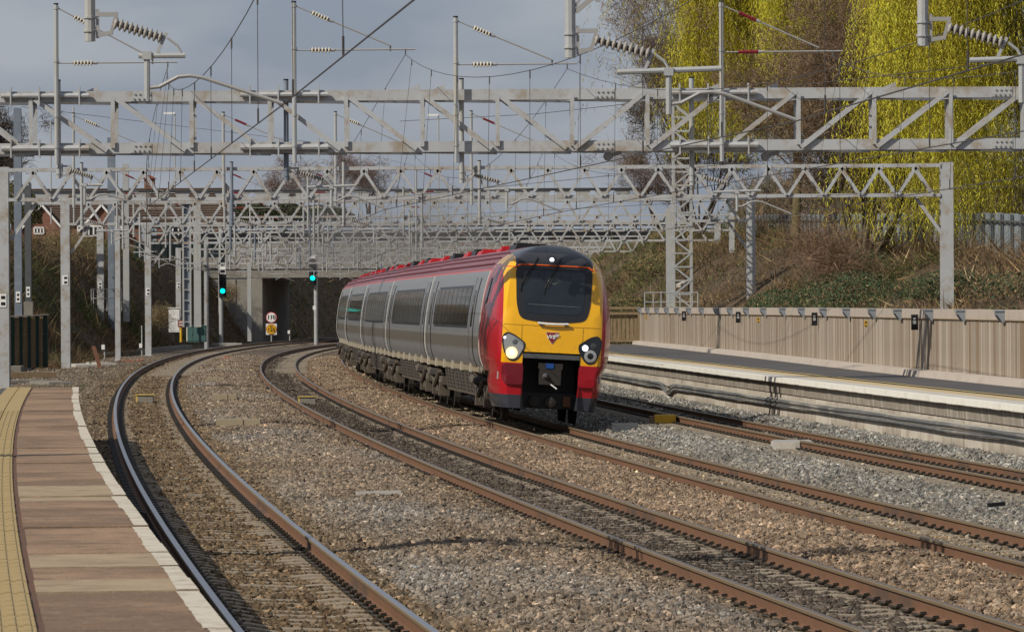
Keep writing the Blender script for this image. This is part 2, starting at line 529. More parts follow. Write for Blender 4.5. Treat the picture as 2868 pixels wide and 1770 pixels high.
ZU = [-9, -1.9, -1.2, -.6, .7, 1.1, 1.7, 3.2, 3.9, 4.2, 5.5, 5.9, 6.3, 7.3, 7.6, 8.9, 9.3, 10.2, 10.9, 12.6, 13.2, 15]
ZCOL = np.array([(.21, .18, .15), (.17, .14, .11), (.15, .115, .08), (.150, .110, .070), (.155, .113, .072), (.19, .145, .10), (.225, .180, .138), (.225, .18, .14), (.20, .155, .112), (.100, .083, .070), (.102, .084, .07),
                 (.20, .145, .105), (.25, .19, .14), (.255, .192, .140), (.245, .19, .135), (.235, .195, .145), (.225, .205, .18), (.24, .235, .222), (.235, .22, .192), (.25, .225, .18), (.25, .248, .238), (.26, .262, .258)])
ZCOL = ZCOL * np.array([.86, .83, .78])
def zone(u, s):
    c = np.stack([np.interp(u, ZU, ZCOL[:, k]) for k in range(3)], -1)
    n = snoise(u * 1.1, s * .22, 3)[..., None]
    grey = np.array([.215, .205, .19])
    w = np.clip(.5 * n + .05, 0, .6) * ((u > 1.2) & (u < 3.9))[..., None]
    c = c * (1 - w) + grey * w
    c = c * (1 + .16 * snoise(u * .7, s * .5, 5)[..., None])
    # oily dark drips in the four-foot of the second track, as patches
    d = (np.clip(snoise(u * .9, s * .16, 9), 0, 1) * ((u > 4.1) & (u < 5.7)))[..., None]
    return c * (1 - .25 * d) + np.array([.15, .125, .09]) * .3 * d * 0

def grid_sheet(name, mat, us, ss, zf, tint=None, kind='structure'):
    U, Sg = np.meshgrid(np.array(us), np.array(ss))
    V = Pn(Sg.ravel(), U.ravel(), zf(U.ravel(), Sg.ravel()))
    n, k = len(us), len(ss)
    i = (np.arange(k - 1)[:, None] * n + np.arange(n - 1)[None, :]).ravel()
    Fq = np.stack([i, i + 1, i + n + 1, i + n], -1)
    me = bpy.data.meshes.new(name)
    me.vertices.add(len(V)); me.vertices.foreach_set('co', V.ravel().astype(np.float32))
    me.loops.add(Fq.size); me.loops.foreach_set('vertex_index', Fq.ravel().astype(np.int32))
    me.polygons.add(len(Fq)); me.polygons.foreach_set('loop_start', np.arange(0, Fq.size, 4, dtype=np.int32))
    me.polygons.foreach_set('use_smooth', np.ones(len(Fq), bool))
    me.update(calc_edges=True)
    if tint is not None:
        at = me.attributes.new('tint', 'FLOAT_COLOR', 'POINT')
        c = np.ones((len(V), 4), np.float32); c[:, :3] = tint(U.ravel(), Sg.ravel())
        at.data.foreach_set('color', c.ravel())
    me.materials.append(mat)
    o = bpy.data.objects.new(name, me)
    COL.objects.link(o)
    return tag(o, kind=kind)
sset = np.concatenate([np.arange(-45, 60, .4), np.arange(60, 140, .8), np.arange(140, 480, 2)])
grid_sheet('ballast_bed', MAT['bed'], np.arange(-9, 15.01, .11), sset, lambda u, s: hb(u, s) - .012 + .018 * snoise(u * 3, s * 3, 1), zone)

# loose stones: one point a stone, the stone shapes made by geometry nodes
def stones():
    pts = []
    for s0, s1, dens in ((-24, 0, 700), (0, 30, 620), (30, 60, 460), (60, 100, 260), (100, 150, 150), (150, 240, 70)):
        lo = -1.45 if s0 < 60 else -8.0
        n = int((s1 - s0) * (14.2 - lo) * dens)
        s = RNG.uniform(s0, s1, n); u = RNG.uniform(lo, 14.2, n)
        q = Pn(s, u, hb(u, s))
        half = q[:, 1] * .099 + 1.2
        ok = (np.abs(q[:, 0]) < half)
        for i in range(4):
            for sg in (-1, 1):
                ok &= np.abs(u - (TU[i] + TD[i] * s) - sg * .7525) > .085
            inn = np.abs(u - (TU[i] + TD[i] * s)) < 1.25
            on = np.abs(((s + 30) / .6 + .5) % 1 - .5) * .6 < .115
            keep = RNG.random(n) < (.14 if i == 0 else .10)
            ok &= ~(inn & on & ~keep)
        ok &= (u < np.interp(s, EDGE_S, EDGE_U) + .09) & ((s > 59.3) | (u > -1.45))
        s, u, q = s[ok], u[ok], q[ok]
        q[:, 2] += RNG.uniform(-.008, .02, len(q)) + .018 * snoise(u * 3, s * 3, 1)
        pts.append((s, u, q, np.full(len(q), 1 + max(0, (s0 + 40) / 260))))
    s = np.concatenate([a[0] for a in pts]); u = np.concatenate([a[1] for a in pts])
    q = np.concatenate([a[2] for a in pts]); k = np.concatenate([a[3] for a in pts])
    n = len(q)
    me = bpy.data.meshes.new('ballast_stones')
    me.vertices.add(n); me.vertices.foreach_set('co', q.ravel().astype(np.float32))
    tint = zone(u, s)
    b = RNG.lognormal(-.02, .40, n)[:, None]
    warm = RNG.normal(0, .05, n)[:, None] * np.array([[1, .1, -.9]])
    tint = np.clip(tint * b * (1 + warm), .01, .75)
    c = np.ones((n, 4), np.float32); c[:, :3] = tint
    me.attributes.new('tint', 'FLOAT_COLOR', 'POINT').data.foreach_set('color', c.ravel())
    me.attributes.new('rot', 'FLOAT_VECTOR', 'POINT').data.foreach_set('vector', np.stack([RNG.normal(0, .6, n), RNG.normal(0, .6, n), RNG.uniform(0, 6.28, n)], -1).ravel().astype(np.float32))
    sz = np.clip(RNG.lognormal(math.log(.0195), .28, n), .010, .034) * k
    me.attributes.new('size', 'FLOAT_VECTOR', 'POINT').data.foreach_set('vector', np.stack([sz * RNG.uniform(1.0, 1.5, n), sz, sz * RNG.uniform(.55, .9, n)], -1).ravel().astype(np.float32))
    me.attributes.new('variant', 'INT', 'POINT').data.foreach_set('value', RNG.integers(0, 6, n).astype(np.int32))
    o = bpy.data.objects.new('ballast_stones', me)
    COL.objects.link(o)
    tag(o, kind='stuff')
    ng = bpy.data.node_groups.new('stones', 'GeometryNodeTree')
    ng.interface.new_socket('Geometry', in_out='INPUT', socket_type='NodeSocketGeometry')
    ng.interface.new_socket('Geometry', in_out='OUTPUT', socket_type='NodeSocketGeometry')
    N, L = ng.nodes.new, ng.links.new
    gi, go = N('NodeGroupInput'), N('NodeGroupOutput')
    join = N('GeometryNodeJoinGeometry')
    for k in range(6):
        ico = N('GeometryNodeMeshIcoSphere'); ico.inputs['Radius'].default_value = 1.0; ico.inputs['Subdivisions'].default_value = 2 if k < 2 else 1
        sp = N('GeometryNodeSetPosition')
        tx = N('ShaderNodeTexNoise'); tx.inputs['Scale'].default_value = .9; tx.inputs['Detail'].default_value = 1.0
        ps = N('GeometryNodeInputPosition')
        ad = N('ShaderNodeVectorMath'); ad.operation = 'ADD'; ad.inputs[1].default_value = (k * 7.3, k * 3.1, k * 5.7)
        sb = N('ShaderNodeVectorMath'); sb.operation = 'SUBTRACT'; sb.inputs[1].default_value = (.5, .5, .5)
        scl = N('ShaderNodeVectorMath'); scl.operation = 'SCALE'; scl.inputs['Scale'].default_value = 1.9
        L(ps.outputs[0], ad.inputs[0]); L(ad.outputs[0], tx.inputs['Vector']); L(tx.outputs['Color'], sb.inputs[0]); L(sb.outputs[0], scl.inputs[0])
        L(ico.outputs['Mesh'], sp.inputs['Geometry']); L(scl.outputs[0], sp.inputs['Offset'])
        sm = N('GeometryNodeSetMaterial'); sm.inputs['Material'].default_value = MAT['stone']
        L(sp.outputs[0], sm.inputs['Geometry'])
        gt = N('GeometryNodeGeometryToInstance'); L(sm.outputs[0], gt.inputs[0])
        L(gt.outputs[0], join.inputs[0])
    ip = N('GeometryNodeInstanceOnPoints'); ip.inputs['Pick Instance'].default_value = True
    def named(nm, typ):
        a = N('GeometryNodeInputNamedAttribute'); a.data_type = typ; a.inputs['Name'].default_value = nm
        return a.outputs['Attribute']
    er = N('FunctionNodeEulerToRotation')
    L(named('rot', 'FLOAT_VECTOR'), er.inputs[0])
    L(gi.outputs[0], ip.inputs['Points']); L(join.outputs[0], ip.inputs['Instance'])
    L(named('variant', 'INT'), ip.inputs['Instance Index']); L(er.outputs[0], ip.inputs['Rotation']); L(named('size', 'FLOAT_VECTOR'), ip.inputs['Scale'])
    L(ip.outputs[0], go.inputs[0])
    o.modifiers.new('stones', 'NODES').node_group = ng
    o.data.materials.append(MAT['stone'])

# banks of the cutting
def HR(s): return np.interp(s, [0, 130, 145, 240, 340, 600], [3.2, 3.6, 4.0, 5.6, 6.6, 6.6])
def bankR(u, s):
    f = np.interp(s, [0, 185, 330, 600], [20.3, 20.3, 13.6, 13.6])
    t = np.clip((u - f) / 9.2, 0, 1)
    return -.1 + (HR(s) + .1) * (t * t * (3 - 2 * t) * .55 + t * .45) + .22 * snoise(u * .5, s * .35, 21) * np.clip(t * 4, 0, 1) - np.where(u < f - .5, .7, 0)
def bankL(u, s):
    f = np.interp(s, [60, 180, 230, 300, 350, 600], [-6.5, -6.3, -5.2, -4.6, -4.9, -4.6])
    t = np.clip((f - u) / np.interp(s, [60, 200, 300, 350], [8, 7.2, 5.5, 4.8]), 0, 1)
    H = np.interp(s, [60, 200, 300, 380], [5.6, 6.0, 6.5, 6.6])
    return -.25 + (H + .25) * (t * t * (3 - 2 * t) * .4 + t * .6) + .25 * snoise(u * .5, s * .3, 22) * np.clip(t * 5, 0, 1)
grid_sheet('right_bank', MAT['soil'], np.concatenate([np.arange(13.0, 34, .4), [40, 60, 100, 200]]), np.arange(-20, 361, 2.0), bankR)
grid_sheet('left_bank', MAT['soil'], np.concatenate([[-200, -100, -60, -40, -28, -22], np.arange(-18, -4.3, .4)]), np.arange(60, 361, 2.0), bankL)
# the cutting goes on beyond the road bridge
grid_sheet('far_left_bank', MAT['soil'], np.concatenate([[-120, -60, -30, -20], np.arange(-14, -4.3, .5)]), np.arange(373, 640, 3.0), bankL)
grid_sheet('far_right_bank', MAT['soil'], np.concatenate([np.arange(14.5, 30, .6), [40, 80]]), np.arange(373, 640, 3.0), lambda u, s: bankR(u, s))

# ------------------------------------------------------------------ tracks
EDGE_S = [-30, 36, 55, 70, 89, 116, 172]
EDGE_U = [12.98, 13.42, 13.56, 13.68, 13.80, 14.02, 14.42]
stones()
RP = [(-.030, -.003), (.030, -.003), (.036, -.010), (.036, -.034), (.012, -.05), (.009, -.128), (.07, -.147), (.07, -.159), (-.07, -.159), (-.07, -.147), (-.009, -.128), (-.012, -.05), (-.036, -.034), (-.036, -.010)]
def clip_mesh():
    b = MB()
    pth = [Vector((.045 * math.cos(t), .075 * math.sin(t), .022 + .012 * math.cos(t))) for t in np.linspace(0.4, 5.9, 10)]
    b.tube(pth, .0125, 5)
    b.box((.0, .0, .012), (.05, .10, .03))
    b.box((-.055, 0, .02), (.05, .05, .05))
    return b.mesh('rail_clip', MAT['clip'])
CLIP = clip_mesh()
def sleeper_mesh():
    b = MB()
    prof = [(-1.25, -.02), (-.95, 0), (-.5, 0), (-.28, -.03), (.28, -.03), (.5, 0), (.95, 0), (1.25, -.02)]
    rings = [[(x, -.14, -.2), (x, -.105, z), (x, .105, z), (x, .14, -.2)] for x, z in prof]
    b.sweep(rings, close=True)
    return b.mesh('sleeper', MAT['sleeper'])
SLP = sleeper_mesh()
TL = ['near track beside the brown slab platform, with a bright polished rail head',
      'second track from the brown slab platform, with dark oily ballast between its rails',
      'track that the red and silver train runs on',
      'far track beside the pale coping of the fenced platform']
FIRST = (-22, -4, 12, 24)
for i in range(4):
    t = thing('railway_track', P(60, tu(i, 60), TZ[i]), TL[i], 'railway track', 'curving railway tracks')
    for sg in (-1, 1):
        b = MB()
        ss = np.concatenate([np.arange(-40, 150, 1.5), np.arange(150, 371, 3.0), np.arange(372, 470, 4.0)])
        rings = [[TP(i, s, sg * .7525 + a, z) for a, z in RP] for s in ss]
        n = len(RP)
        b.sweep(rings, 0, close=True)
        hm = []
        for r in range(len(ss) - 1):
            for k in range(n):
                hm.append(1 if k == 0 else (2 if k in (1, 2, 12, 13) else 0))
        b.m = hm + [0, 0]
        b.build('rail', [MAT['rail'], MAT['head1'] if i == 0 else MAT['head2'], MAT['gauge']], t)
    o0 = org(t)
    sp = np.arange(-30, 340, .6)
    near = [s for s in sp if s >= FIRST[i]][:300]
    for s in near:
        q = TP(i, s, 0, -.168)
        inst('sleeper', SLP, t, q - o0, (0, math.atan(TC[i] / 1.505), -head(s)))
    b = MB()
    for s in sp:
        if s < FIRST[i] or s > near[-1]:
            c = TP(i, s, 0, -.19)
            b.box(c, (2.5, .24, .06), rz=-head(s))
    tag(b.build('sleeper_run', MAT['sleeper'], t), kind='stuff')
    cl, far = [], []
    for s in near:
        for du in (.7525, -.7525):
            for sg in (-1, 1):
                (cl if len(cl) < 300 else far).append((s, du + sg * .125, sg))
    for s, du, sg in cl:
        inst('rail_clip', CLIP, t, TP(i, s, du, -.166) - o0, (0, math.atan(TC[i] / 1.505), -head(s) + (math.pi if sg < 0 else 0)))
    b = MB()
    for s, du, sg in far:
        if s > 150: break
        b.box(TP(i, s, du, -.145), (.10, .13, .045), rz=-head(s))
    tag(b.build('rail_clip_run', MAT['clip'], t), kind='stuff')

# ------------------------------------------------------------------ near platform
LP0, LP1 = -34.0, 59.0
pl = thing('platform', P(20, -1.6, 0), 'low platform of brown slabs with a white painted edge and buff tactile strip', 'platform')
b = MB()
ss = np.arange(LP0, LP1 + .1, 1.55)
ss[-1] = LP1
b.sweep([[P(s, -12, .80), P(s, -2.87, .893), P(s, -2.36, .86), P(s, -1.62, .86), P(s, -1.62, -.5), P(s, -12, -.5)] for s in ss], close=True)
b.build('platform_body', [MAT['asphalt']], pl)
b = MB()
b.sweep([[P(s, -1.6, .80), P(s, -1.57, .80), P(s, -1.57, -.45), P(s, -1.6, -.45)] for s in ss], close=True)
b.build('platform_wall', MAT['concrete'], pl)
bounds = [-34, -31.5, -29, -26.8, -24.6, -22.2, -20, -17.4, -15.8, -12.6, -11.4, -9.9, -8.3, -7.1, -4.4, -1.2, .5, 1.4, 3.8, 7.5, 10.4, 13.4, 16.0, 19.2, 22.6, 26, 29.3, 32.6, 36, 39.4, 42.7, 46, 49.3, 52.5, 55.8, 59]
pale = {-31.5, -24.6, -20, -12.6, -9.9, .5, 1.4 - .01, 26.0, 3.8 - .001}
for k, (a, c) in enumerate(zip(bounds[:-1], bounds[1:])):
    b = MB()
    n = max(2, int((c - a) / .8) + 1)
    j = .006 * math.sin(k * 2.3)
    zt = .9 + j
    rings = [[P(s, -2.34, zt - .002), P(s, -1.49 + .008 * math.sin(k * 5.1), zt), P(s, -1.49 + .008 * math.sin(k * 5.1), zt - .07), P(s, -2.34, zt - .07)] for s in np.linspace(a + .012, c - .012, n)]
    b.sweep(rings, close=True)
    isp = any(abs(a - q) < .02 for q in (-31.5, -24.6, -20, -12.6, -9.9, -1.2 + 1.7, 1.4))
    b.build('paving_slab', MAT['slab2'] if isp else MAT['slab'], pl)
    # painted edge, flaking
    b = MB()
    w = .105 + .012 * math.sin(k * 1.7)
    rings = [[P(s, -1.492 - w + random.gauss(0, .003), zt + .004), P(s, -1.487, zt + .004), P(s, -1.485, zt - .05)] for s in np.linspace(a + .014, c - .014, n * 4)]
    b.sweep(rings)
    b.build('edge_paint', MAT['whiteline'], pl)
def tile_mesh():
    b = MB()
    b.box((0, 0, -.02), (.222, .392, .04))
    for x in (-.07, 0, .07):
        b.box((x, 0, .002), (.035, .36, .008))
    return b.mesh('tactile_tile', MAT['tactile'])
TILE = tile_mesh()
s, TR = -20.0, []
while s < 58.9:
    for k in range(2):
        if s > 36:
            TR.append((s, k)); continue
        inst('tactile_tile', TILE, pl, P(s + .2, -2.492 - k * .236, .905 + random.uniform(-.003, .003)) - org(pl), (0, 0, -head(s)), (1, 1, 1))
    s += .402
b = MB()
for s, k in TR:
    b.box(P(s + .2, -2.492 - k * .236, .886), (.222, .392, .04), rz=-head(s))
tag(b.build('tactile_tile_run', MAT['tactile'], pl), kind='stuff')
b = MB()
rings = [[P(s, -2.385, .894), P(s, -2.335, .894), P(s, -2.335, .86), P(s, -2.385, .86)] for s in np.arange(LP0, 59.1, 1.5)]
b.sweep(rings, close=True)
b.build('brick_edging', flat('red brick edging with moss', (.12, .06, .04, 1), .9, 0, .3, 9, dirt=(.06, .07, .03, 1), dscale=6, bump=.4), pl)
b = MB()
b.sweep([[P(s, -3.05, .899), P(s, -2.95, .899)] for s in np.arange(30, 59.1, 1.5)])
b.build('yellow_line', MAT['yellowline'], pl)

# ------------------------------------------------------------------ far platform with its fence
def zp(s): return float(np.interp(s, [0, 40, 95], [.76, .77, .84]))
def ue(s): return float(np.interp(s, EDGE_S, EDGE_U))
FS, FU = [-20, 30, 59, 72, 91, 114, 142, 172], [16.2, 16.45, 16.7, 16.95, 17.4, 18.2, 18.9, 19.3]
def uf(s): return float(np.interp(s, FS, FU))
pr = thing('platform', P(90, 14, 0), 'raised platform with a pale coping edge, yellow line and dark asphalt below the timber fence', 'platform')
ss = np.arange(-10, 169.1, 1.5)
b = MB()
b.sweep([[P(s, ue(s) + .14, zp(s) - .03), P(s, uf(s) + .4, zp(s) + .02), P(s, uf(s) + .4, -.6), P(s, ue(s) + .14, -.6)] for s in ss], close=True)
b.build('platform_body', MAT['asphalt'], pr)
m, g, p = newmat('stained platform wall')
v = g.co()
z_ = g.math('ADD', g.xyz(v)[2], .0)
c = g.mix(g.noise(v, 1.2, 5, .6), (.34, .30, .24, 1), (.53, .48, .41, 1))
c = g.mix(g.math('MULTIPLY', g.ss(g.noise(g.scaled(v, (1.6, 1.6, 1.1)), 1.0, 6, .75), .46, .68), .7), c, (.23, .175, .125, 1))
c = g.mix(g.math('MULTIPLY', g.ss(g.noise(g.scaled(v, (3.3, 3.3, .25)), 1.0, 4, .6), .57, .70), .55), c, (.17, .13, .10, 1))
c = g.mix(g.math('MULTIPLY', g.ss(z_, .12, -.12), .6), c, (.20, .165, .12, 1))
g.put(p.inputs['Base Color'], c); p.inputs['Roughness'].default_value = .9
MAT['pwall'] = m
MAT['pwall2'] = flat('newer wall panel', (.50, .455, .385, 1), .9, 0, .16, 1.1, dirt=(.27, .21, .16, 1), dscale=1.3, damt=.7)
m, g, p = newmat('streaked corbel')
v = g.co()
c = g.mix(g.noise(v, 2, 5, .6), (.20, .17, .135, 1), (.31, .27, .215, 1))
c = g.mix(g.math('MULTIPLY', g.ss(g.noise(g.scaled(v, (6, 6, .3)), 1.0, 4, .7), .5, .66), .8), c, (.50, .47, .42, 1))
c = g.mix(g.math('MULTIPLY', g.ss(g.noise(g.scaled(v, (5, 5, .3)), 1.9, 4, .7), .56, .68), .85), c, (.085, .07, .055, 1))
g.put(p.inputs['Base Color'], c); p.inputs['Roughness'].default_value = .9
MAT['corbel'] = m
for a in np.arange(-10, 168.9, 2.4):
    c = min(a + 2.4, 169)
    b = MB()
    b.sweep([[P(s, ue(s) + .10, zp(s) - .36), P(s, ue(s) + .15, zp(s) - .36), P(s, ue(s) + .15, -.55), P(s, ue(s) + .10, -.55)] for s in np.linspace(a + .012, c - .012, 3)], close=True)
    b.build('wall_panel', MAT['pwall2'] if int(a * 7) % 5 < 2 else MAT['pwall'], pr)
b = MB()
b.sweep([[P(s, ue(s) + .055, zp(s) - .115), P(s, ue(s) + .139, zp(s) - .115), P(s, ue(s) + .139, zp(s) - .345), P(s, ue(s) + .075, zp(s) - .345)] for s in ss], close=True)
b.build('corbel_course', MAT['corbel'], pr)
for k, a in enumerate(np.arange(-10, 168.5, .9)):
    b = MB()
    j = .004 * math.sin(k * 3.7)
    b.sweep([[P(s, ue(s) - .05 + j, zp(s) - .105), P(s, ue(s) - .05 + j, zp(s)), P(s, ue(s) + .62, zp(s) + .004), P(s, ue(s) + .62, zp(s) - .105)] for s in (a + .006, a + .894)], close=True)
    b.build('coping_stone', MAT['coping'], pr)
b = MB()
b.sweep([[P(s, ue(s) - .056, zp(s) - .095), P(s, ue(s) - .056, zp(s) + .008), P(s, ue(s) + .09, zp(s) + .010)] for s in ss])
b.build('white_nosing', flat('white nosing paint', (.76, .74, .67, 1), .7, 0, .06, 3, dirt=(.55, .5, .42, 1), dscale=2, damt=.5), pr)
for a in np.arange(-10, 168.5, 1.2):
    b = MB()
    b.sweep([[P(s, ue(s) + .626, zp(s) + .006), P(s, ue(s) + 1.02, zp(s) + .008), P(s, ue(s) + 1.02, zp(s) - .1), P(s, ue(s) + .626, zp(s) - .1)] for s in (a + .005, a + 1.195)], close=True)
    b.build('tactile_strip', MAT['tactpale'], pr)
b = MB()
b.sweep([[P(s, ue(s) + 1.22 + .02 * math.sin(s * .9), zp(s) + .008), P(s, ue(s) + 1.31 + .02 * math.sin(s * .9), zp(s) + .008)] for s in np.arange(-10, 168, .6)])
b.build('yellow_line', MAT['yellowline'], pr)
b = MB()
b.sweep([[P(s, uf(s) - .30, zp(s) + .0), P(s, uf(s) - .27, zp(s) + .14), P(s, uf(s) - .03, zp(s) + .16), P(s, uf(s) + .0, zp(s) + .0)] for s in ss], close=True)
b.build('kerb', MAT['kerb'], pr)
# cables along the wall
for k, (z0, r) in enumerate(((.335, .03), (.29, .034), (.245, .03), (.20, .026))):
    b = MB()
    f = lambda s: z0 + .006 * math.sin(s * .55 + k) + .005 * math.sin(s * .23 + 2 * k) + .007 * abs(math.sin(s * .8 + k * .4)) + (-.17 * math.exp(-((s - 97.5) / 1.1) ** 2) if k > 0 else -.08 * math.exp(-((s - 97.5) / 1.1) ** 2))
    b.tube([P(s, ue(s) + .055 - .03 * (k % 2), f(s)) for s in np.arange(-8, 168, .7)], r, 6)
    o = b.build('cable', flat('grey cable sheath', (.10, .105, .11, 1) if k % 2 else (.32, .30, .26, 1), .6, 0, .3, 2, dirt=(.35, .33, .28, 1), dscale=.4, damt=.7))
    tag(o, ['topmost cable of the bundle on the far platform wall', 'second cable from the top on the far platform wall', 'third cable from the top on the far platform wall', 'lowest cable of the bundle on the far platform wall'][k], 'cable', 'cables slung along the platform wall')

fence = thing('timber_fence', P(90, uf(90), zp(90)), 'long weathered close-boarded fence along the back of the far platform', 'fence')
fo = org(fence)
def board_mesh(w, h, mat, name='board'):
    b = MB(); b.box((0, 0, h / 2), (.022, w, h)); return b.mesh(name, mat)
BM = [board_mesh(.105, 1.36, MAT[k]) for k in ('wood', 'wood', 'woodb', 'woodc')]
s, n, rest = 46.0, 0, []
while s < 168:
    q = P(s, uf(s) - .012 * (random.random()), zp(s) + .10)
    rz = -math.atan2(uf(s + .5) - uf(s - .5), 1.0) - head(s)
    if n < 300:
        tone = math.sin(s * 2.1) + math.sin(s * 5.3 + 1) + random.gauss(0, .8)
        inst('board', BM[2] if tone < -1.1 else BM[3] if tone > 1.2 else BM[0], fence, q - fo, (random.gauss(0, .004), 0, rz), (1, random.uniform(.9, 1.0), random.uniform(.99, 1.0)))
    else:
        rest.append((q, rz))
    s += .112; n += 1
b = MB()
for q, rz in rest:
    b.box(q + Vector((0, 0, .68)), (.02, .098, 1.36), random.randrange(4), rz)
tag(b.build('board_run', [MAT['wood'], MAT['wood'], MAT['woodb'], MAT['woodc']], fence), kind='stuff')
fs = np.arange(46, 168.3, 1.5)
b = MB(); b.sweep([[P(s, uf(s) - .045, zp(s) + 1.28), P(s, uf(s) - .045, zp(s) + 1.475), P(s, uf(s) + .10, zp(s) + 1.485), P(s, uf(s) + .10, zp(s) + 1.28)] for s in fs], close=True)
b.build('top_rail', MAT['rail_cap'], fence)
b = MB(); b.sweep([[P(s, uf(s) - .052, zp(s) + 1.265), P(s, uf(s) - .052, zp(s) + 1.285), P(s, uf(s) - .02, zp(s) + 1.285), P(s, uf(s) - .02, zp(s) + 1.265)] for s in fs], close=True)
b.build('rail_trim', MAT['brownwood'], fence)
for s in np.arange(47, 168, 2.4):
    b = MB(); q = P(s, uf(s) + .09, zp(s)); b.box(q + Vector((0, 0, .68)), (.1, .1, 1.38), rz=-head(s)); b.build('post', MAT['brownwood'], fence)
# closed gate across the end of the platform
gate = thing('timber_gate', P(168.6, 18.2, .84), 'brown timber gate of upright boards across the end of the far platform', 'gate')
for u in np.arange(16.4, 19.2, .17):
    b = MB(); q = P(168.6, u, .88); b.box(q + Vector((0, 0, .58)), (.13, .03, 1.16), rz=-head(168)); b.build('board', MAT['brownwood'], gate)
for z in (1.0, 2.1, 2.32):
    b = MB(); b.bar(P(168.5, 16.3, z), P(168.5, 19.3, z), .05, .10); b.build('rail', MAT['brownwood'], gate)
for u in (16.3, 17.75, 19.25):
    b = MB(); q = P(168.45, u, .84); b.box(q + Vector((0, 0, .76)), (.12, .12, 1.52)); b.build('post', MAT['brownwood'], gate)

def fence_at(x):
    best = min(np.arange(46, 168, .25), key=lambda s: abs(XC + P(s, uf(s)).x * F / P(s, uf(s)).y - x))
    return float(best)
def floodlight():
    b = MB()
    poly = [(.0, -.13, .0), (-.13, -.13, .0), (-.17, -.13, -.02), (-.15, -.13, -.07), (-.06, -.13, -.19), (-.04, -.13, -.22), (.0, -.13, -.22)]
    b.prism(poly, (0, .26, 0))
    h = b.mesh('lamp_housing', MAT['lamp'])
    b2 = MB(); b2.box((-.07, 0, .016), (.23, .30, .03)); hd = b2.mesh('lamp_hood', MAT['lamp'])
    b3 = MB(); b3.prism([(-.150, -.10, -.075), (-.066, -.10, -.186), (-.075, -.10, -.192), (-.159, -.10, -.081)], (0, .20, 0)); gl = b3.mesh('lamp_glass', MAT['glass'])
    return h, hd, gl
FLM = floodlight()
xs = [208, 255, 310, 368, 430, 500, 575, 662, 745, 840, 945, 1058, 1170, 1300, 1438, 1588, 1740, 1922, 2115, 2345]
ORD = ['first', 'second', 'third', 'fourth', 'fifth', 'sixth', 'seventh', 'eighth', 'ninth', 'tenth', 'eleventh', 'twelfth', 'thirteenth', 'fourteenth', 'fifteenth', 'sixteenth', 'seventeenth', 'eighteenth', 'nineteenth', 'twentieth']
for k, zx in enumerate(xs):
    s = fence_at(1700 + zx / 2.0977)
    t = thing('fence_light', P(s, uf(s) - .05, zp(s) + 1.45), 'grey wedge-shaped lamp on the platform fence, %s along it from the gate end' % ORD[k], 'light', 'lamps along the fence top', (0, 0, -head(s)))
    for nm, me in zip(('housing', 'hood', 'glass'), FLM):
        inst(nm, me, t)
for k, (zx, w) in enumerate(((475, .30), (797, .30), (1247, .30), (1838, .32))):
    s = fence_at(1700 + zx / 2.0977)
    t = thing('name_board', P(s, uf(s) - .07, zp(s) + 1.02), 'small upright black sign with white print on the fence, %s from the gate end' % ORD[k], 'sign', 'black signs on the platform fence', (0, 0, -head(s)))
    b = MB(); b.box((-.06, 0, .17), (.15, .03, .34)); b.build('panel', MAT['black'], t, local=True)
    for z, wd_ in ((.25, .05), (.19, .07), (.15, .07)):
        b = MB(); b.box((-.065, -.018, z), (wd_, .006, .028)); b.build('print', flat('sign print', (.45, .45, .45, 1)), t, local=True)
for k, zx in enumerate((243, 907, 1545)):
    s = fence_at(1700 + zx / 2.0977)
    t = thing('number_plate', P(s, uf(s) - .06, zp(s) + 1.04), 'small yellow plate with black marks on the fence, %s from the gate end' % ORD[k], 'sign', 'yellow plates on the platform fence', (0, 0, -head(s)))
    b = MB(); b.box((-.03, 0, .08), (.075, .02, .16)); b.build('plate', flat('amber plate', (.50, .29, .03, 1)), t, local=True)
    for z in (.11, .02):
        b = MB(); b.box((-.03, -.013, z), (.04, .006, .03)); b.build('mark', MAT['black'], t, local=True)

# ------------------------------------------------------------------ the train
# carriage frame: x to the right (seen from the front), y back along the train, z above rail
PV = [.95, 1.02, 1.17, 1.30, 1.42, 1.6, 1.8, 2.0, 2.2, 2.4, 2.6, 2.8, 3.0, 3.12, 3.22, 3.32, 3.42, 3.52, 3.60, 3.67, 3.72, 3.75]
PW = [1.20, 1.235, 1.30, 1.335, 1.352, 1.365, 1.368, 1.36, 1.345, 1.325, 1.30, 1.262, 1.215, 1.175, 1.13, 1.06, .965, .83, .68, .50, .31, .0]
def pw(v):
    return float(np.interp(v, [.2, .34, .48, .75] + PV, [1.10, 1.14, 1.17, 1.21] + PW))
m, g, p = newmat('silver carriage paint')
v = g.co()
x, y, z = g.xyz(v)
n1 = g.noise(g.scaled(v, (1, .35, 3)), 1.6, 6, .65)
c = g.mix(n1, (.155, .160, .168, 1), (.215, .220, .228, 1))
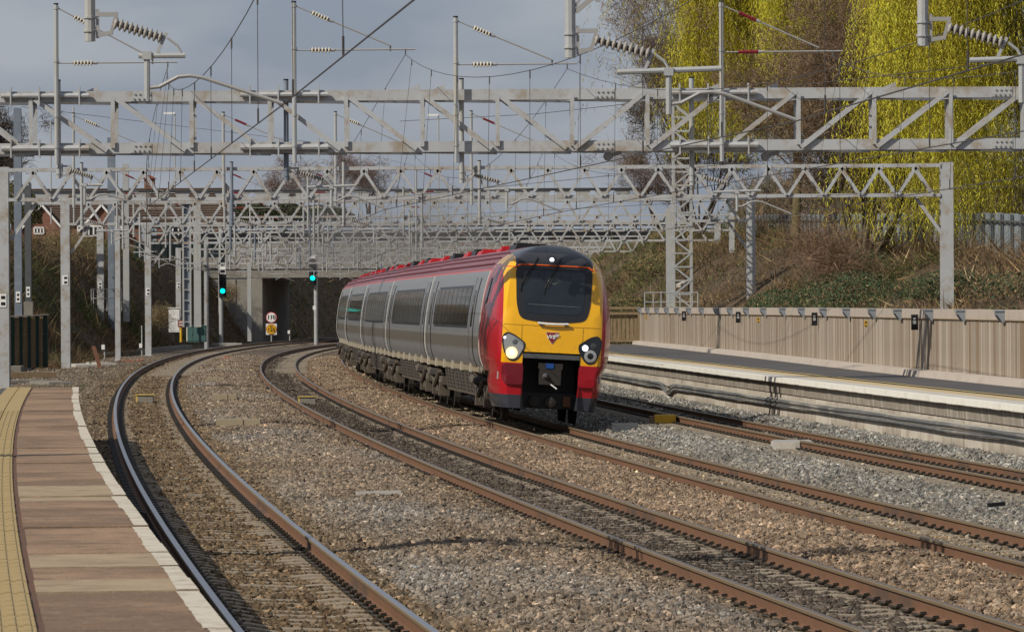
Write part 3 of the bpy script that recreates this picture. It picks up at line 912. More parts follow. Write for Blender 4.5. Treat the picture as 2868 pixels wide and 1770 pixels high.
# brake dust low on the body sides, with a ragged washed edge
edge = g.math('ADD', 1.22, g.math('MULTIPLY', g.noise(g.scaled(v, (1, 2.2, .001)), 1.0, 6, .8), .36))
band = g.math('MULTIPLY', g.ss(z, 1.78, 1.64), g.step(z, edge))
c = g.mix(g.math('MULTIPLY', band, .85), c, (.120, .104, .080, 1))
c = g.mix(g.math('MULTIPLY', g.ss(g.noise(g.scaled(v, (1, 6, .3)), 1.0, 5, .7), .5, .75), .45), c, (.085, .082, .08, 1))
wob = g.math('MULTIPLY', g.math('SUBTRACT', g.noise(g.scaled(v, (0, 3, 0)), 1, 3), .5), .09)
zz = g.math('SUBTRACT', g.math('ABSOLUTE', g.math('SUBTRACT', g.math('ADD', z, wob), 1.72)), 0)
c = g.mix(g.math('MULTIPLY', g.ss(zz, .035, .02), .5), c, (.25, .245, .24, 1))
roofc = g.mix(g.noise(g.scaled(v, (3, .4, 1)), 2.2, 6, .7), (.150, .030, .038, 1), (.245, .045, .052, 1))
c = g.mix(g.step(z, 3.17), c, roofc)
c = g.mix(g.math('MULTIPLY', g.step(z, 3.155), g.math('SUBTRACT', 1.0, g.step(z, 3.19))), c, (.5, .06, .035, 1))
c = g.mix(g.math('SUBTRACT', 1.0, g.step(z, 1.04)), c, g.mix(n1, (.155, .125, .08, 1), (.235, .19, .125, 1)))
g.put(p.inputs['Base Color'], c)
p.inputs['Roughness'].default_value = .30
p.inputs['Metallic'].default_value = .0
p.inputs['Specular IOR Level'].default_value = .55
MAT['silver'] = m
m, g, p = newmat('cab livery')
v = g.co()
x, y, z = g.xyz(v)
ax = g.math('ABSOLUTE', x)
n1 = g.noise(v, 2.5, 5, .6)
red = g.mix(n1, (.36, .008, .016, 1), (.42, .012, .02, 1))
red = g.mix(g.step(z, 3.19), red, g.mix(n1, (.20, .02, .03, 1), (.27, .035, .045, 1)))
yel = g.mix(n1, (.80, .40, .002, 1), (.86, .45, .004, 1))
yel = g.mix(g.math('MULTIPLY', g.ss(g.noise(g.scaled(v, (1, 1, .6)), 2.6, 6, .7), .60, .75), .16), yel, (.45, .25, .02, 1))
ywide = g.math('MULTIPLY', g.math('SUBTRACT', 1.0, g.step(ax, 1.075)), g.step(z, 1.172))
ywide = g.math('MULTIPLY', ywide, g.math('SUBTRACT', 1.0, g.step(y, 2.6)))
grime = g.math('MULTIPLY', g.ss(g.noise(v, 9, 4, .8), .50, .72), g.ss(z, 2.4, 1.0))
yel = g.mix(g.math('MULTIPLY', grime, .5), yel, (.30, .19, .05, 1))
speck = g.math('MULTIPLY', g.ss(g.noise(v, 42, 2, .6), .68, .74), .6)
yel = g.mix(speck, yel, (.16, .10, .03, 1))
red = g.mix(g.math('MULTIPLY', g.ss(g.noise(g.scaled(v, (1, .5, 1)), 5, 5, .8), .5, .75), .35), red, (.15, .03, .028, 1))
c = g.mix(ywide, red, yel)
c = g.mix(g.math('MULTIPLY', g.step(z, 3.20), g.math('SUBTRACT', 1.0, g.step(ax, .835))), c, (.028, .029, .036, 1))
line = g.math('MULTIPLY', g.step(z, 3.225), g.math('SUBTRACT', 1.0, g.step(z, 3.25)))
line = g.math('MULTIPLY', line, g.step(ax, .835))
c = g.mix(line, c, (.75, .10, .01, 1))
c = g.mix(g.math('SUBTRACT', 1.0, g.step(z, .485)), c, (.045, .05, .065, 1))
g.put(p.inputs['Base Color'], c)
g.put(p.inputs['Normal'], g.bump(g.noise(v, 1.8, 3, .5), .12, .05))
p.inputs['Roughness'].default_value = .27
p.inputs['Specular IOR Level'].default_value = .5
p.inputs['Coat Weight'].default_value = .4
p.inputs['Coat Roughness'].default_value = .08
MAT['cab'] = m
MAT['trainglass'] = flat('tinted train window', (.012, .012, .013, 1), .07, 0, .2, .7, spec=.8)
MAT['screen'] = flat('windscreen glass', (.014, .019, .027, 1), .08, 0, .45, 1.6, spec=.6)  # strong mottling of the tone stands in for uneven reflections
MAT['mask'] = flat('black windscreen surround', (.020, .021, .025, 1), .35, 0, .1, 2)
MAT['under'] = flat('dirty underframe', (.085, .068, .052, 1), .85, 0, .25, 3, dirt=(.13, .105, .075, 1), dscale=1.5, damt=.6, bump=.2)
MAT['underdark'] = flat('dark running gear', (.028, .024, .021, 1), .8, 0, .3, 4)
MAT['wheel'] = flat('wheel', (.05, .036, .028, 1), .7, .2, .3, 4)
MAT['trim'] = flat('pale end stripe', (.60, .59, .54, 1), .5, 0, .06, 3, dirt=(.35, .32, .27, 1), dscale=2)
MAT['redroof'] = flat('bright red roof fairing', (.42, .015, .02, 1), .4, 0, .2, 3)
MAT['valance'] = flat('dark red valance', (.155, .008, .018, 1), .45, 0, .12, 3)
MAT['reflector'] = flat('headlamp reflector', (.36, .37, .38, 1), .35, .3, .15, 12)
MAT['lampwarm'] = emit('lit headlamp', (1.0, .66, .25, 1), 2.2)
MAT['lamphot'] = emit('lit bulb', (1.0, .9, .7, 1), 5.0)
MAT['lampcool'] = emit('lit marker lamp', (.80, .86, 1.0, 1), 1.6)

CL = 22.9                        # carriage length over gangways
NOSE = sY(110.6)
train = thing('train', TP(2, NOSE, 0, 0), 'red, yellow and silver diesel train leaning into the curve with one headlamp lit', 'train')
to = org(train)
def car_matrix(s0, L):
    a, b = TP(2, s0, .22, .165), TP(2, s0 + L, .15, .165)
    d = (b - a); ang = math.atan2(-d.x, d.y)
    return (a - to), (0, R(3.2), ang), d.length
def carbody_mesh(y0, y1, name='body'):
    b = MB()
    ys = [y0, y0 + .12] + list(np.linspace(y0 + .12, y1 - .12, 9))[1:-1] + [y1 - .12, y1]
    rings = []
    for k, y in enumerate(ys):
        f = .985 if k in (0, len(ys) - 1) else 1
        rings.append([(-w * f, y, v) for v, w in zip(PV, PW)] + [(w * f, y, v) for v, w in list(zip(PV, PW))[-2::-1]])
    b.sweep(rings, close=True)
    return b.mesh(name, MAT['silver'], smooth=False)
def side_panel(y0, y1, v0, v1, off, th=.02):
    """a sheet lying on both... one body side (right side x > 0), mirrored by caller through sg"""
    out = []
    vs = [v0] + [q for q in PV if v0 < q < v1] + [v1]
    for sg in (-1, 1):
        b = MB()
        ring = lambda y: [(sg * (pw(q) + off), y, q) for q in vs] + [(sg * (pw(q) + off - th), y, q) for q in reversed(vs)]
        b.sweep([ring(y0), ring(y1)], close=True)
        out.append(b)
    return out
def smooth_body(ob):
    me = ob.data
    me.polygons.foreach_set('use_smooth', [True] * len(me.polygons))
    try: me.set_sharp_from_angle(angle=R(35))
    except Exception: pass
_pan = {}
def panels(key, *a, mat='trainglass'):
    if key not in _pan:
        _pan[key] = [b.mesh(key[0], MAT[mat]) for b in side_panel(*a)]
    return _pan[key]
def wheel_mesh():
    b = MB()
    b.lathe((-.07, 0, 0), (1, 0, 0), [(0, .12), (0, .40), (.10, .41), (.105, .44), (.14, .44), (.14, .15)], 20)
    return b.mesh('wheel', MAT['wheel'])
WHL = wheel_mesh()
def bogie(parent, y):
    bg_ = bpy.data.objects.new('bogie', BOGIE); COL.objects.link(bg_); bg_.parent = parent; bg_.location = (0, y, -.145)
    # wheels are told apart only on the nearest ends; they are part of the running gear mesh elsewhere
    return bg_
b = MB()
for yy in (-1.3, 1.3):
    for sg in (-1, 1):
        b.lathe((sg * .7525 - .07, yy, .42), (1, 0, 0), [(0, .12), (0, .40), (.10, .41), (.105, .43), (.14, .43), (.14, .15)], 18, 1)
        b.box((sg * 1.08, yy, .46), (.26, .34, .34), 0)
        for k in range(5):
            b.lathe((sg * 1.10, yy + .33, .52 + k * .055), (0, 0, 1), [(0, .09), (.028, .10), (.03, .06)], 8, 2)
    b.tube([(-.75, yy, .42), (.75, yy, .42)], .09, 8, 1)
for sg in (-1, 1):
    b.box((sg * 1.08, 0, .66), (.16, 3.1, .2), 0)
    b.box((sg * 1.08, 0, .52), (.18, 1.3, .26), 0)
    b.lathe((sg * 1.05, 0, .74), (0, 0, 1), [(0, .26), (.06, .33), (.16, .33), (.22, .26)], 12, 1)
    b.tube([(sg * 1.24, -.6, .60), (sg * 1.26, .9, .78)], .055, 7, 0)
    b.tube([(sg * 1.26, .9, .78), (sg * 1.26, 1.8, .89)], .085, 8, 0)
    b.tube([(sg * 1.2, -1.0, .9), (sg * 1.28, -.5, .52)], .06, 7, 0)
b.box((0, 0, .6), (1.9, .5, .25), 1)
BOGIE = b.mesh('bogie', [MAT['under'], MAT['underdark'], flat('pale spring', (.22, .21, .19, 1))])
def equip_mesh():
    b = MB()
    for sg in (-1, 1):
        # skirt leaning in to the foot, with rows of dark louvre slots
        b.prism([(sg * 1.23, 0, .96), (sg * 1.12, 0, .34), (sg * .5, 0, .32), (sg * .5, 0, .96)], (0, 3.3, 0), 0)
        for c in range(3):
            for r in range(6):
                z = .44 + r * .085
                x = 1.12 + (z - .34) * .1774 + .004
                b.box((sg * x, .55 + c * 1.05, z), (.02, .62, .045), 1)
    return b.mesh('equipment_case', [MAT['under'], MAT['underdark']])
EQ = equip_mesh()
def solebar_mesh(y0, y1):
    b = MB()
    for sg in (-1, 1):
        b.box((sg * 1.2, (y0 + y1) / 2, .955), (.06, y1 - y0, .13), 0)
        for y in np.arange(y0 + .3, y1, 3.1):
            b.box((sg * 1.245, y, .97), (.06, .3, .2), 1)
    b.box((0, (y0 + y1) / 2, .9), (2.3, y1 - y0 - .1, .1), 0)
    return b.mesh('solebar', [flat('dusty solebar', (.24, .195, .13, 1), .85, 0, .15, 2), flat('pale jacking pad', (.36, .33, .27, 1), .8, 0, .15, 5)])
def roof_kit(parent, y, mesh):
    return inst('roof_pod', mesh, parent, (0, y, 0))
def pod_mesh(mat, w, h, l):
    b = MB()
    b.prism([(-w, 0, 3.6), (-w * .8, 0, 3.74 + h), (w * .8, 0, 3.74 + h), (w, 0, 3.6)], (0, l, 0))
    for k in range(4):
        b.box((w * .3 * (-1) ** k, l * (.15 + .23 * k), 3.76 + h), (w * .8, l * .12, .04 + .02 * (k % 2)))
    return b.mesh('roof_pod', MAT[mat])
PODR, PODB = pod_mesh('redroof', .55, .03, 1.5), pod_mesh('black', .45, .07, 1.9)
def ridge_mesh(y0, y1):
    b = MB()
    for v in (3.30, 3.44, 3.56):
        w = pw(v)
        for sg in (-1, 1):
            b.box((sg * w, (y0 + y1) / 2, v + .012), (.05, y1 - y0, .03))
    return b.mesh('roof_rib', flat('dark red roof rib', (.13, .03, .036, 1), .5, 0, .2, 2))

BODY_M = carbody_mesh(.22, CL - .22)
BODY_F = carbody_mesh(3.0, CL - .22)
SOLE_M, SOLE_F = solebar_mesh(.5, CL - .5), solebar_mesh(3.3, CL - .5)
RIB_M, RIB_F = ridge_mesh(.6, CL - .6), ridge_mesh(3.3, CL - .6)
b = MB()
b.box((0, CL, 2.1), (2.1, .5, 2.2)); GANG = b.mesh('gangway', flat('dark gangway bellows', (.03, .03, .033, 1), .9))
NCAR = 5
CARLAB = ['leading driving carriage behind the yellow nose', 'second carriage', 'third carriage', 'fourth carriage', 'rearmost carriage in the curve']
for k in range(NCAR):
    s0 = NOSE + k * CL
    loc, rot, L = car_matrix(s0, CL)
    first = k == 0
    car = inst('carriage', BODY_F if first else BODY_M, train, loc, rot)
    if k < 2: smooth_body(car)
    inst('solebar', SOLE_F if first else SOLE_M, car)
    inst('roof_rib', RIB_F if first else RIB_M, car)
    if k < NCAR - 1: inst('gangway', GANG, car)
    # doors near both ends, windows between them
    for y in ((5.0 if first else 1.5), CL - 2.7):
        for me in panels(('door', y, first), y, y + 1.25, 1.0, 2.98, .012, mat='silver'): inst('door', me, car)
        for me in panels(('door_window', y), y + .38, y + .9, 1.9, 2.72, .018): inst('door_window', me, car)
        for yy in (y - .05, y + 1.25):
            for me in panels(('door_seal', yy), yy, yy + .05, 1.0, 3.0, .016, mat='mask'): inst('door_seal', me, car)
    y = 7.1 if first else 3.8
    while y < CL - 4.4:
        for me in panels(('window', y), y, y + 1.42, 1.92, 2.78, .010): inst('window', me, car)
        y += 1.56
    for me in panels(('window_frame', first), (6.95 if first else 3.65), CL - 4.0, 1.86, 2.84, .004, mat='mask'): inst('window_frame', me, car)
    for yy in ([.24] if not first else [3.02]) + [CL - .36]:
        for me in panels(('end_stripe', yy), yy, yy + .07, 1.0, 3.15, .012, mat='trim'): inst('end_stripe', me, car)
    bogie(car, 4.0 if first else 3.4); bogie(car, CL - 3.4)
    for y in (6.0, 9.5, 13.0): inst('equipment_case', EQ, car, (0, y, 0))
    for y, me in ((6.4, PODB), (9.6, PODR), (CL - 7.0, PODR), (CL - 3.6, PODB), (CL - 2.0, PODR)):
        inst('roof_pod', me, car, (0, y, 0))

# the cab
loc, rot, L = car_matrix(NOSE, CL)
def nd(u, v):
    rho = min(1.0, abs(u) / max(pw(min(v, 3.7)), 1e-3))
    rake = .0 if v < 1.3 else .05 * (v - 1.3) + .15 * max(0, v - 1.95) ** 1.5
    if v < .9: rake += .10 * (.9 - v)
    dome = .55 * max(0, (v - 3.28) / .47) ** 2.2
    pl_ = .05 * rho ** 2 + (1.15 * max(0, (rho - .79) / .21) ** 2.0) * (1 - .75 * max(0, min(1, (v - 3.2) / .5)))
    return rake + dome + pl_
VN = [.2, .34, .48, .6, .75, .95, 1.17, 1.30, 1.42, 1.6, 1.8, 2.0, 2.2, 2.4, 2.6, 2.8, 3.0, 3.12, 3.22, 3.32, 3.42, 3.52, 3.60, 3.67, 3.72, 3.745]
TT = [0, .25, .5, .5 + .5 * .3, .5 + .5 * .55, .5 + .5 * .72, .5 + .5 * .84, .5 + .5 * .93, 1.0]
cols = [-t for t in reversed(TT[1:])] + TT
def uu(t, v):
    w = max(pw(v), .06)
    bb = min(.62, .5 * w)
    a = abs(t)
    u = a / .5 * bb if a <= .5 else bb + (a - .5) / .5 * (w - bb)
    return math.copysign(u, t)
b = MB()
nc = len(cols)
vs = [(uu(t, v), nd(uu(t, v), v), v) for v in VN for t in cols]
fs = []
for i in range(len(VN) - 1):
    for j in range(nc - 1):
        if VN[i + 1] <= 1.421 and abs(cols[j]) <= .5 and abs(cols[j + 1]) <= .5: continue
        fs.append((i * nc + j, i * nc + j + 1, (i + 1) * nc + j + 1, (i + 1) * nc + j))
b.add(vs, fs)
# sides and roof swept back to the carriage body
prof = [v for v in VN if v >= .95]
for sg in (-1, 1):
    rings = []
    for f in (0, .25, .6, 1.0):
        rings.append([(sg * max(pw(v), .06), nd(sg * pw(v), v) * (1 - f) + 3.02 * f, v) for v in prof])
    b.sweep(rings)
    rings = []
    for f in (0, 1.0):
        rings.append([(sg * pw(v), nd(sg * pw(v), v) * (1 - f) + 2.0 * f, v) for v in (.2, .34, .48, .6, .75, .95)])
    b.sweep(rings)
top = [(uu(t, 3.745), nd(uu(t, 3.745), 3.745), 3.745) for t in cols]
b.sweep([top, [(q[0], 3.02, 3.748) for q in top]])
cab = inst('cab', b.mesh('cab', MAT['cab']), train, loc, rot)
bm_ = cab.data
import bmesh
bmm = bmesh.new(); bmm.from_mesh(bm_); bmesh.ops.remove_doubles(bmm, verts=bmm.verts, dist=.002); bmesh.ops.recalc_face_normals(bmm, faces=bmm.faces); bmm.to_mesh(bm_); bmm.free()
smooth_body(cab)

def patch(poly, off, rings=5, th=.03, m=0, mb=None):
    mb = mb or MB()
    n = len(poly)
    cu, cv = sum(q[0] for q in poly) / n, sum(q[1] for q in poly) / n
    rr = []
    lev = [1.0] + [1 - (k / rings) ** 1.0 for k in range(rings)][1:] + [.02]
    r0 = [(u, nd(u, v) - off + th, v) for u, v in poly]
    rr.append(r0)
    for l in [1.0] + lev[1:]:
        rr.append([(cu + (u - cu) * l, nd(cu + (u - cu) * l, cv + (v - cv) * l) - off, cv + (v - cv) * l) for u, v in poly])
    vs = [q for r_ in rr for q in r_]
    fs = []
    for i in range(len(rr) - 1):
        for k in range(n):
            k2 = (k + 1) % n
            fs.append((i * n + k, i * n + k2, (i + 1) * n + k2, (i + 1) * n + k))
    fs.append(tuple((len(rr) - 1) * n + k for k in range(n)))
    mb.add(vs, fs, m)
    return mb
def rounded(pts, r, n=4):
    out = []
    N_ = len(pts)
    for i in range(N_):
        p0, p1, p2 = Vector(pts[i - 1]), Vector(pts[i]), Vector(pts[(i + 1) % N_])
        rr = min(r, (p1 - p0).length * .45, (p2 - p1).length * .45)
        a, c = p1 + (p0 - p1).normalized() * rr, p1 + (p2 - p1).normalized() * rr
        for k in range(n + 1):
            t = k / n
            q = a * (1 - t) ** 2 + p1 * 2 * t * (1 - t) + c * t * t
            out.append((q.x, q.y))
    return out
def dens(poly, d=.12):
    out = []
    for i, a in enumerate(poly):
        c = poly[(i + 1) % len(poly)]
        L_ = math.dist(a, c); k = max(1, int(L_ / d))
        out += [(a[0] + (c[0] - a[0]) * j / k, a[1] + (c[1] - a[1]) * j / k) for j in range(k)]
    return out
mask = rounded([(-.835, 3.24), (-.80, 2.45), (-.715, 2.13), (-.35, 2.075), (.35, 2.075), (.715, 2.13), (.80, 2.45), (.835, 3.24)], .13)
patch(dens(mask), .012).build('windscreen_surround', MAT['mask'], cab, local=True, smooth=False)
pane = rounded([(-.67, 3.17), (-.655, 2.5), (-.60, 2.25), (.60, 2.25), (.655, 2.5), (.67, 3.17)], .10)
ws = patch(dens(pane), .020).build('windscreen', MAT['screen'], cab, local=True)
for o in (ws,): smooth_body(o)
# what one sees through the glass: blind cords, desk edge, diamond vent
for x0 in (-.33, .16, .34):
    bb = MB(); bb.tube([(x0, nd(x0, 3.12) - .024, 3.12), (x0 - .01, nd(x0, 2.3) - .024, 2.3)], .005, 4); bb.build('screen_line', MAT['black'], cab, local=True)
bb = MB(); bb.tube([(-.55, nd(-.55, 2.42) - .024, 2.44), (.56, nd(.56, 2.4) - .024, 2.42)], .008, 4); bb.build('desk_edge', flat('pale desk edge', (.10, .12, .13, 1)), cab, local=True)
bb = MB()
dia = [(-.14, 2.96), (.0, 3.03), (.14, 2.96), (.0, 2.89), (-.14, 2.96)]
bb.tube([(u, nd(u, v) - .026, v) for u, v in dia], .008, 4); bb.build('screen_diamond', flat('pale green mark', (.16, .22, .19, 1)), cab, local=True)
# roof line, marker lamp, wipers, step bar
bb = MB(); bb.tube([(u, nd(u, v) - .016, v) for u, v in [(-.835, 3.225), (-.74, 3.285)] + [(x_, 3.29) for x_ in np.linspace(-.65, .65, 8)] + [(.74, 3.285), (.835, 3.225)]], .016, 5)
bb.build('orange_line', flat('orange line', (.75, .11, .01, 1)), cab, local=True)
def disc(u, v, r, off, mat, name, n=14, depth=.03):
    bb = MB(); bb.lathe((u, nd(u, v) - off + depth, v), (0, -1, 0), [(0, r), (depth, r), (depth + .006, r * .7), (depth + .008, .001)], n)
    return bb.build(name, mat, cab, local=True)
disc(-.06, 3.42, .085, .01, MAT['black'], 'marker_lamp_rim', depth=.12)
o = disc(-.06, 3.42, .05, .02, MAT['lampcool'], 'marker_lamp', depth=.12)
for (a, c) in (((-.36, 3.46), (-.72, 2.86)), ((.14, 3.46), (-.20, 2.80))):
    bb = MB()
    pts = [(a[0] + (c[0] - a[0]) * t, a[1] + (c[1] - a[1]) * t) for t in np.linspace(0, 1, 5)]
    bb.tube([(u, nd(u, v) - .045, v) for u, v in pts], .014, 5)
    bb.tube([(u + .05, nd(u + .05, v) - .05, v) for u, v in pts[1:]], .009, 5)
    e = pts[-1]
    bb.tube([(e[0] - .06 * 0 + .03, nd(e[0], e[1] + .14) - .04, e[1] + .16), (e[0] - .01, nd(e[0], e[1] - .12) - .04, e[1] - .14)], .012, 4)
    bb.build('wiper', MAT['black'], cab, local=True)
bb = MB()
bb.tube([(u, nd(u, 2.05) - .075 + .03 * abs(u), 2.052 - .02 * math.cos(u * 4)) for u in np.linspace(-.33, .33, 7)], .028, 6)
bb.build('step_bar', MAT['white'], cab, local=True)
for u in (-.27, .27):
    bb = MB(); bb.box((u, nd(u, 2.05) - .03, 2.04), (.04, .07, .07)); bb.build('bar_bracket', MAT['black'], cab, local=True)
# nose badge: red shield with white script
sh = rounded([(-.145, 1.865), (-.03, 1.86), (.03, 1.86), (.145, 1.865), (.10, 1.735), (.0, 1.60), (-.10, 1.735)], .02)
patch(sh, .010).build('badge_rim', flat('silver badge rim', (.5, .46, .42, 1), .35, .5), cab, local=True)
patch([(u * .9, 1.75 + (v - 1.75) * .9 + .002) for u, v in sh], .014).build('badge', flat('badge red', (.22, .012, .018, 1), .35), cab, local=True)
text_mesh('Virgin', .115, MAT['white'], 'badge_script', cab, Matrix.Translation((0, nd(0, 1.77) - .022, 1.775)) @ Matrix.Rotation(R(-14), 4, 'Y') @ FACE, shear=.35, bold=.003)
# headlamp clusters
HL = [(1.075, 1.74), (.99, 1.83), (.83, 1.79), (.575, 1.62), (.575, 1.49), (.70, 1.27), (.80, 1.20), (.93, 1.225), (1.03, 1.40), (1.075, 1.58)]
for sg in (-1, 1):
    outer = rounded([(sg * u, v) for u, v in HL], .05, 2)
    if sg > 0: outer = outer[::-1]
    patch(outer, .012).build('headlamp_rim', MAT['mask'], cab, local=True)
    inner = [(sg * .83 + (u - sg * .83) * .86, 1.51 + (v - 1.51) * .88) for u, v in outer]
    o = patch(inner, .018).build('headlamp_cluster', MAT['reflector'] if sg < 0 else MAT['glass'], cab, local=True)  # left housing paler than the right: sky reflection put into its colour
    if sg < 0:
        disc(sg * .86, 1.38, .125, .03, MAT['lampwarm'], 'headlamp'); disc(sg * .86, 1.39, .06, .034, MAT['lamphot'], 'bulb')
        bpy.data.objects['headlamp']['label'] = 'lit warm headlamp'
        disc(sg * .80, 1.62, .06, .026, flat('dull lens', (.12, .13, .14, 1), .3), 'tail_lamp')
        disc(sg * 1.02, 1.70, .030, .026, MAT['lampcool'], 'marker_light')
    else:
        disc(sg * .72, 1.555, .068, .03, MAT['lampcool'], 'marker_light')['label'] = 'lit white marker light'
        disc(sg * .90, 1.60, .07, .026, flat('dark tail lens', (.05, .055, .06, 1), .25), 'tail_lamp')
        disc(sg * .84, 1.385, .135, .026, MAT['reflector'], 'headlamp')
        disc(sg * .84, 1.385, .07, .032, MAT['glass'], 'bulb')
    # side quarter window of the cab
    poly = [(1.2, 2.98), (1.55, 2.93), (1.7, 2.55), (1.65, 2.42), (1.3, 2.46), (1.15, 2.75)]
    bb = MB()
    bb.prism([(sg * (pw(v) + .012 - .01), y + .45, v) for y, v in poly], (sg * .02, 0, 0)); bb.build('quarter_window', MAT['trainglass'], cab, local=True)
    bb = MB()
    bb.prism([(sg * (pw(v) - .012), 2.25 + 0 * v, v) for v in (1.0, 1.8, 2.4, 2.9)] + [(sg * (pw(v) - .012), 2.31, v) for v in (2.9, 2.4, 1.8, 1.0)], (sg * .02, 0, 0)); bb.build('cab_door_seam', MAT['valance'], cab, local=True)
    # lower valance covers in darker red, standing proud
    pol = [(.60, 1.15), (1.06, 1.15), (1.045, .86), (.99, .71), (.60, .70)]
    pol = rounded([(sg * u, v) for u, v in pol], .06, 2)
    if sg > 0: pol = pol[::-1]
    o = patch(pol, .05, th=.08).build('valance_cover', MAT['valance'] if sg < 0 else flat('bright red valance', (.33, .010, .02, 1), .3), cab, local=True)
    bb = MB(); bb.tube([(sg * 1.10, nd(1.1, .95) - .02, .96), (sg * 1.10, nd(1.1, .8) - .03, .80)], .02, 5); bb.build('lamp_socket', MAT['reflector'], cab, local=True)
# seams of the removable nose panels
for pts in ([(u_, 1.99) for u_ in np.linspace(-1.05, 1.05, 12)], [(-.66, v_) for v_ in np.linspace(1.44, 1.97, 5)], [(.66, v_) for v_ in np.linspace(1.44, 1.97, 5)]):
    bb = MB(); bb.tube([(u_, nd(u_, v_) - .002, v_) for u_, v_ in pts], .005, 4); bb.build('panel_seam', flat('nose seam', (.30, .16, .01, 1)), cab, local=True)
# coupler recess
bb = MB()
y1 = 1.1
bb.add([(-.62, .0, 1.42), (.62, .0, 1.42), (.62, y1, 1.42), (-.62, y1, 1.42), (-.62, .0, .2), (.62, .0, .2), (.62, y1, .2), (-.62, y1, .2)], [(0, 1, 2, 3), (3, 2, 6, 7), (0, 3, 7, 4), (1, 5, 6, 2)])
bb.build('coupler_recess', MAT['black'], cab, local=True)
bb = MB(); bb.box((0, .10, 1.335), (1.22, .18, .10)); bb.build('recess_hood', MAT['darksteel'], cab, local=True)
bb = MB(); bb.box((0, .30, .90), (.46, .5, .34)); bb.box((0, .28, 1.13), (.52, .45, .12)); bb.build('coupler', MAT['underdark'], cab, local=True)
for u, r in ((-.10, .095), (.12, .13)):
    bb = MB()
    if u < 0: bb.lathe((u, .10, .91), (0, -1, 0), [(-.08, r), (0, r), (.16, .02)], 14)
    else: bb.lathe((u, .10, .90), (0, -1, 0), [(-.08, r), (.0, r), (.03, r), (.03, r * .8), (-.05, r * .7), (-.05, .01)], 14)
    bb.build('coupler_cone' if u < 0 else 'coupler_cup', MAT['darksteel'] if u < 0 else MAT['black'], cab, local=True)
bb = MB(); bb.box((-.02, .045, 1.135), (.17, .02, .11)); bb.build('blue_cover', flat('blue cover', (.01, .06, .25, 1), .5), cab, local=True)
bb = MB(); bb.tube([(.02, .05, .74), (.15, .0, .65)], .014, 6); bb.build('coupler_handle', MAT['white'], cab, local=True)
for u in (-.30, .06):
    bb = MB(); bb.lathe((u, .55, .36), (0, -1, 0), [(0, .12), (.18, .12), (.2, .05)], 12); bb.build('brake_pipe', MAT['underdark'], cab, local=True)
bb = MB(); bb.box((0, .75, .38), (2.0, .25, .32)); bb.build('snowplough', MAT['black'], cab, local=True)
bb = MB(); bb.box((0, 2.3, .62), (2.1, .3, .75)); bb.build('underfloor_dark_block', MAT['black'], cab, local=True)  # added black block, keeps the open space under the nose dark
bb = MB(); bb.box((.42, .55, .38), (.16, .2, .22)); bb.build('cable_socket', MAT['rust'], cab, local=True)

# ------------------------------------------------------------------ overhead line: portals and their fittings
def insulator(mb, a, c, n=6, r=.085, core=.03, m_shed=0, m_core=1):
    """string of sheds from a to c"""
    a, c = Vector(a), Vector(c)
    d = c - a; L = d.length; d = d.normalized()
    prof = [(0, core)]
    mb.tube([a, c], core, 7, m_core)
    for k in range(n):
        z = L * (k + .5) / n
        mb.lathe(a + d * (z - .02), d, [(0, core * 1.05), (.008, r * .7), (.02, r), (.026, r * .98), (.04, core * 1.1)], 9, m_shed)
def mast_kit(g_, x, Y, zb, zt, ztube, style, detail=True):
    """mast standing on the boom with tie and tube arms reaching to the wire (to +x)"""
    r = .048
    b = MB()
    b.tube([(x, Y, zb), (x, Y, zt)], r, 8); b.lathe((x, Y, zt), (0, 0, 1), [(0, r + .004), (.03, r + .004)], 8, 1)
    for z in (zt - .10, ztube + .02, zb + .35, zb + 1.0):
        b.lathe((x, Y, z), (0, 0, 1), [(0, r + .012), (.05, r + .012)], 8)
    mast = b.build('mast', [MAT['steel'], MAT['black']], g_)
    sh, co = ('creamins', 'brownins') if style == 'cream' else ('redins', 'redins')
    def arm(p0, p1, i0, i1, nm):
        p0, p1 = Vector(p0), Vector(p1)
        d = p1 - p0
        b = MB()
        b.tube([p0, p0 + d * i0], .014, 5, 2); b.tube([p0 + d * i1, p1], .019, 6, 2)
        b.lathe(p0 + d * i1, d, [(0, .035), (.09, .035)], 7, 2)
        o = b.build(nm, [MAT[sh], MAT[co], MAT['tube']], g_)
        b = MB()
        insulator(b, p0 + d * i0, p0 + d * i1, 6, .068 if style == 'cream' else .043, .026 if style == 'cream' else .034)
        b.build('insulator', [MAT[sh], MAT[co]], o)
    arm((x + .05, Y, zt - .08), (x + 2.06, Y, ztube + .08), .16, .34, 'tie_rod')
    arm((x + .05, Y, ztube), (x + 2.56, Y, ztube + .01), .12, .29, 'tube_arm')
    b = MB(); b.tube([(x + 2.03, Y, ztube + .1), (x + 2.03, Y, ztube - .03)], .02, 5); b.tube([(x + 2.35, Y, ztube + .03), (x + 2.35, Y, ztube - .1)], .016, 5)
    b.build('wire_clamp', MAT['darksteel'], g_)
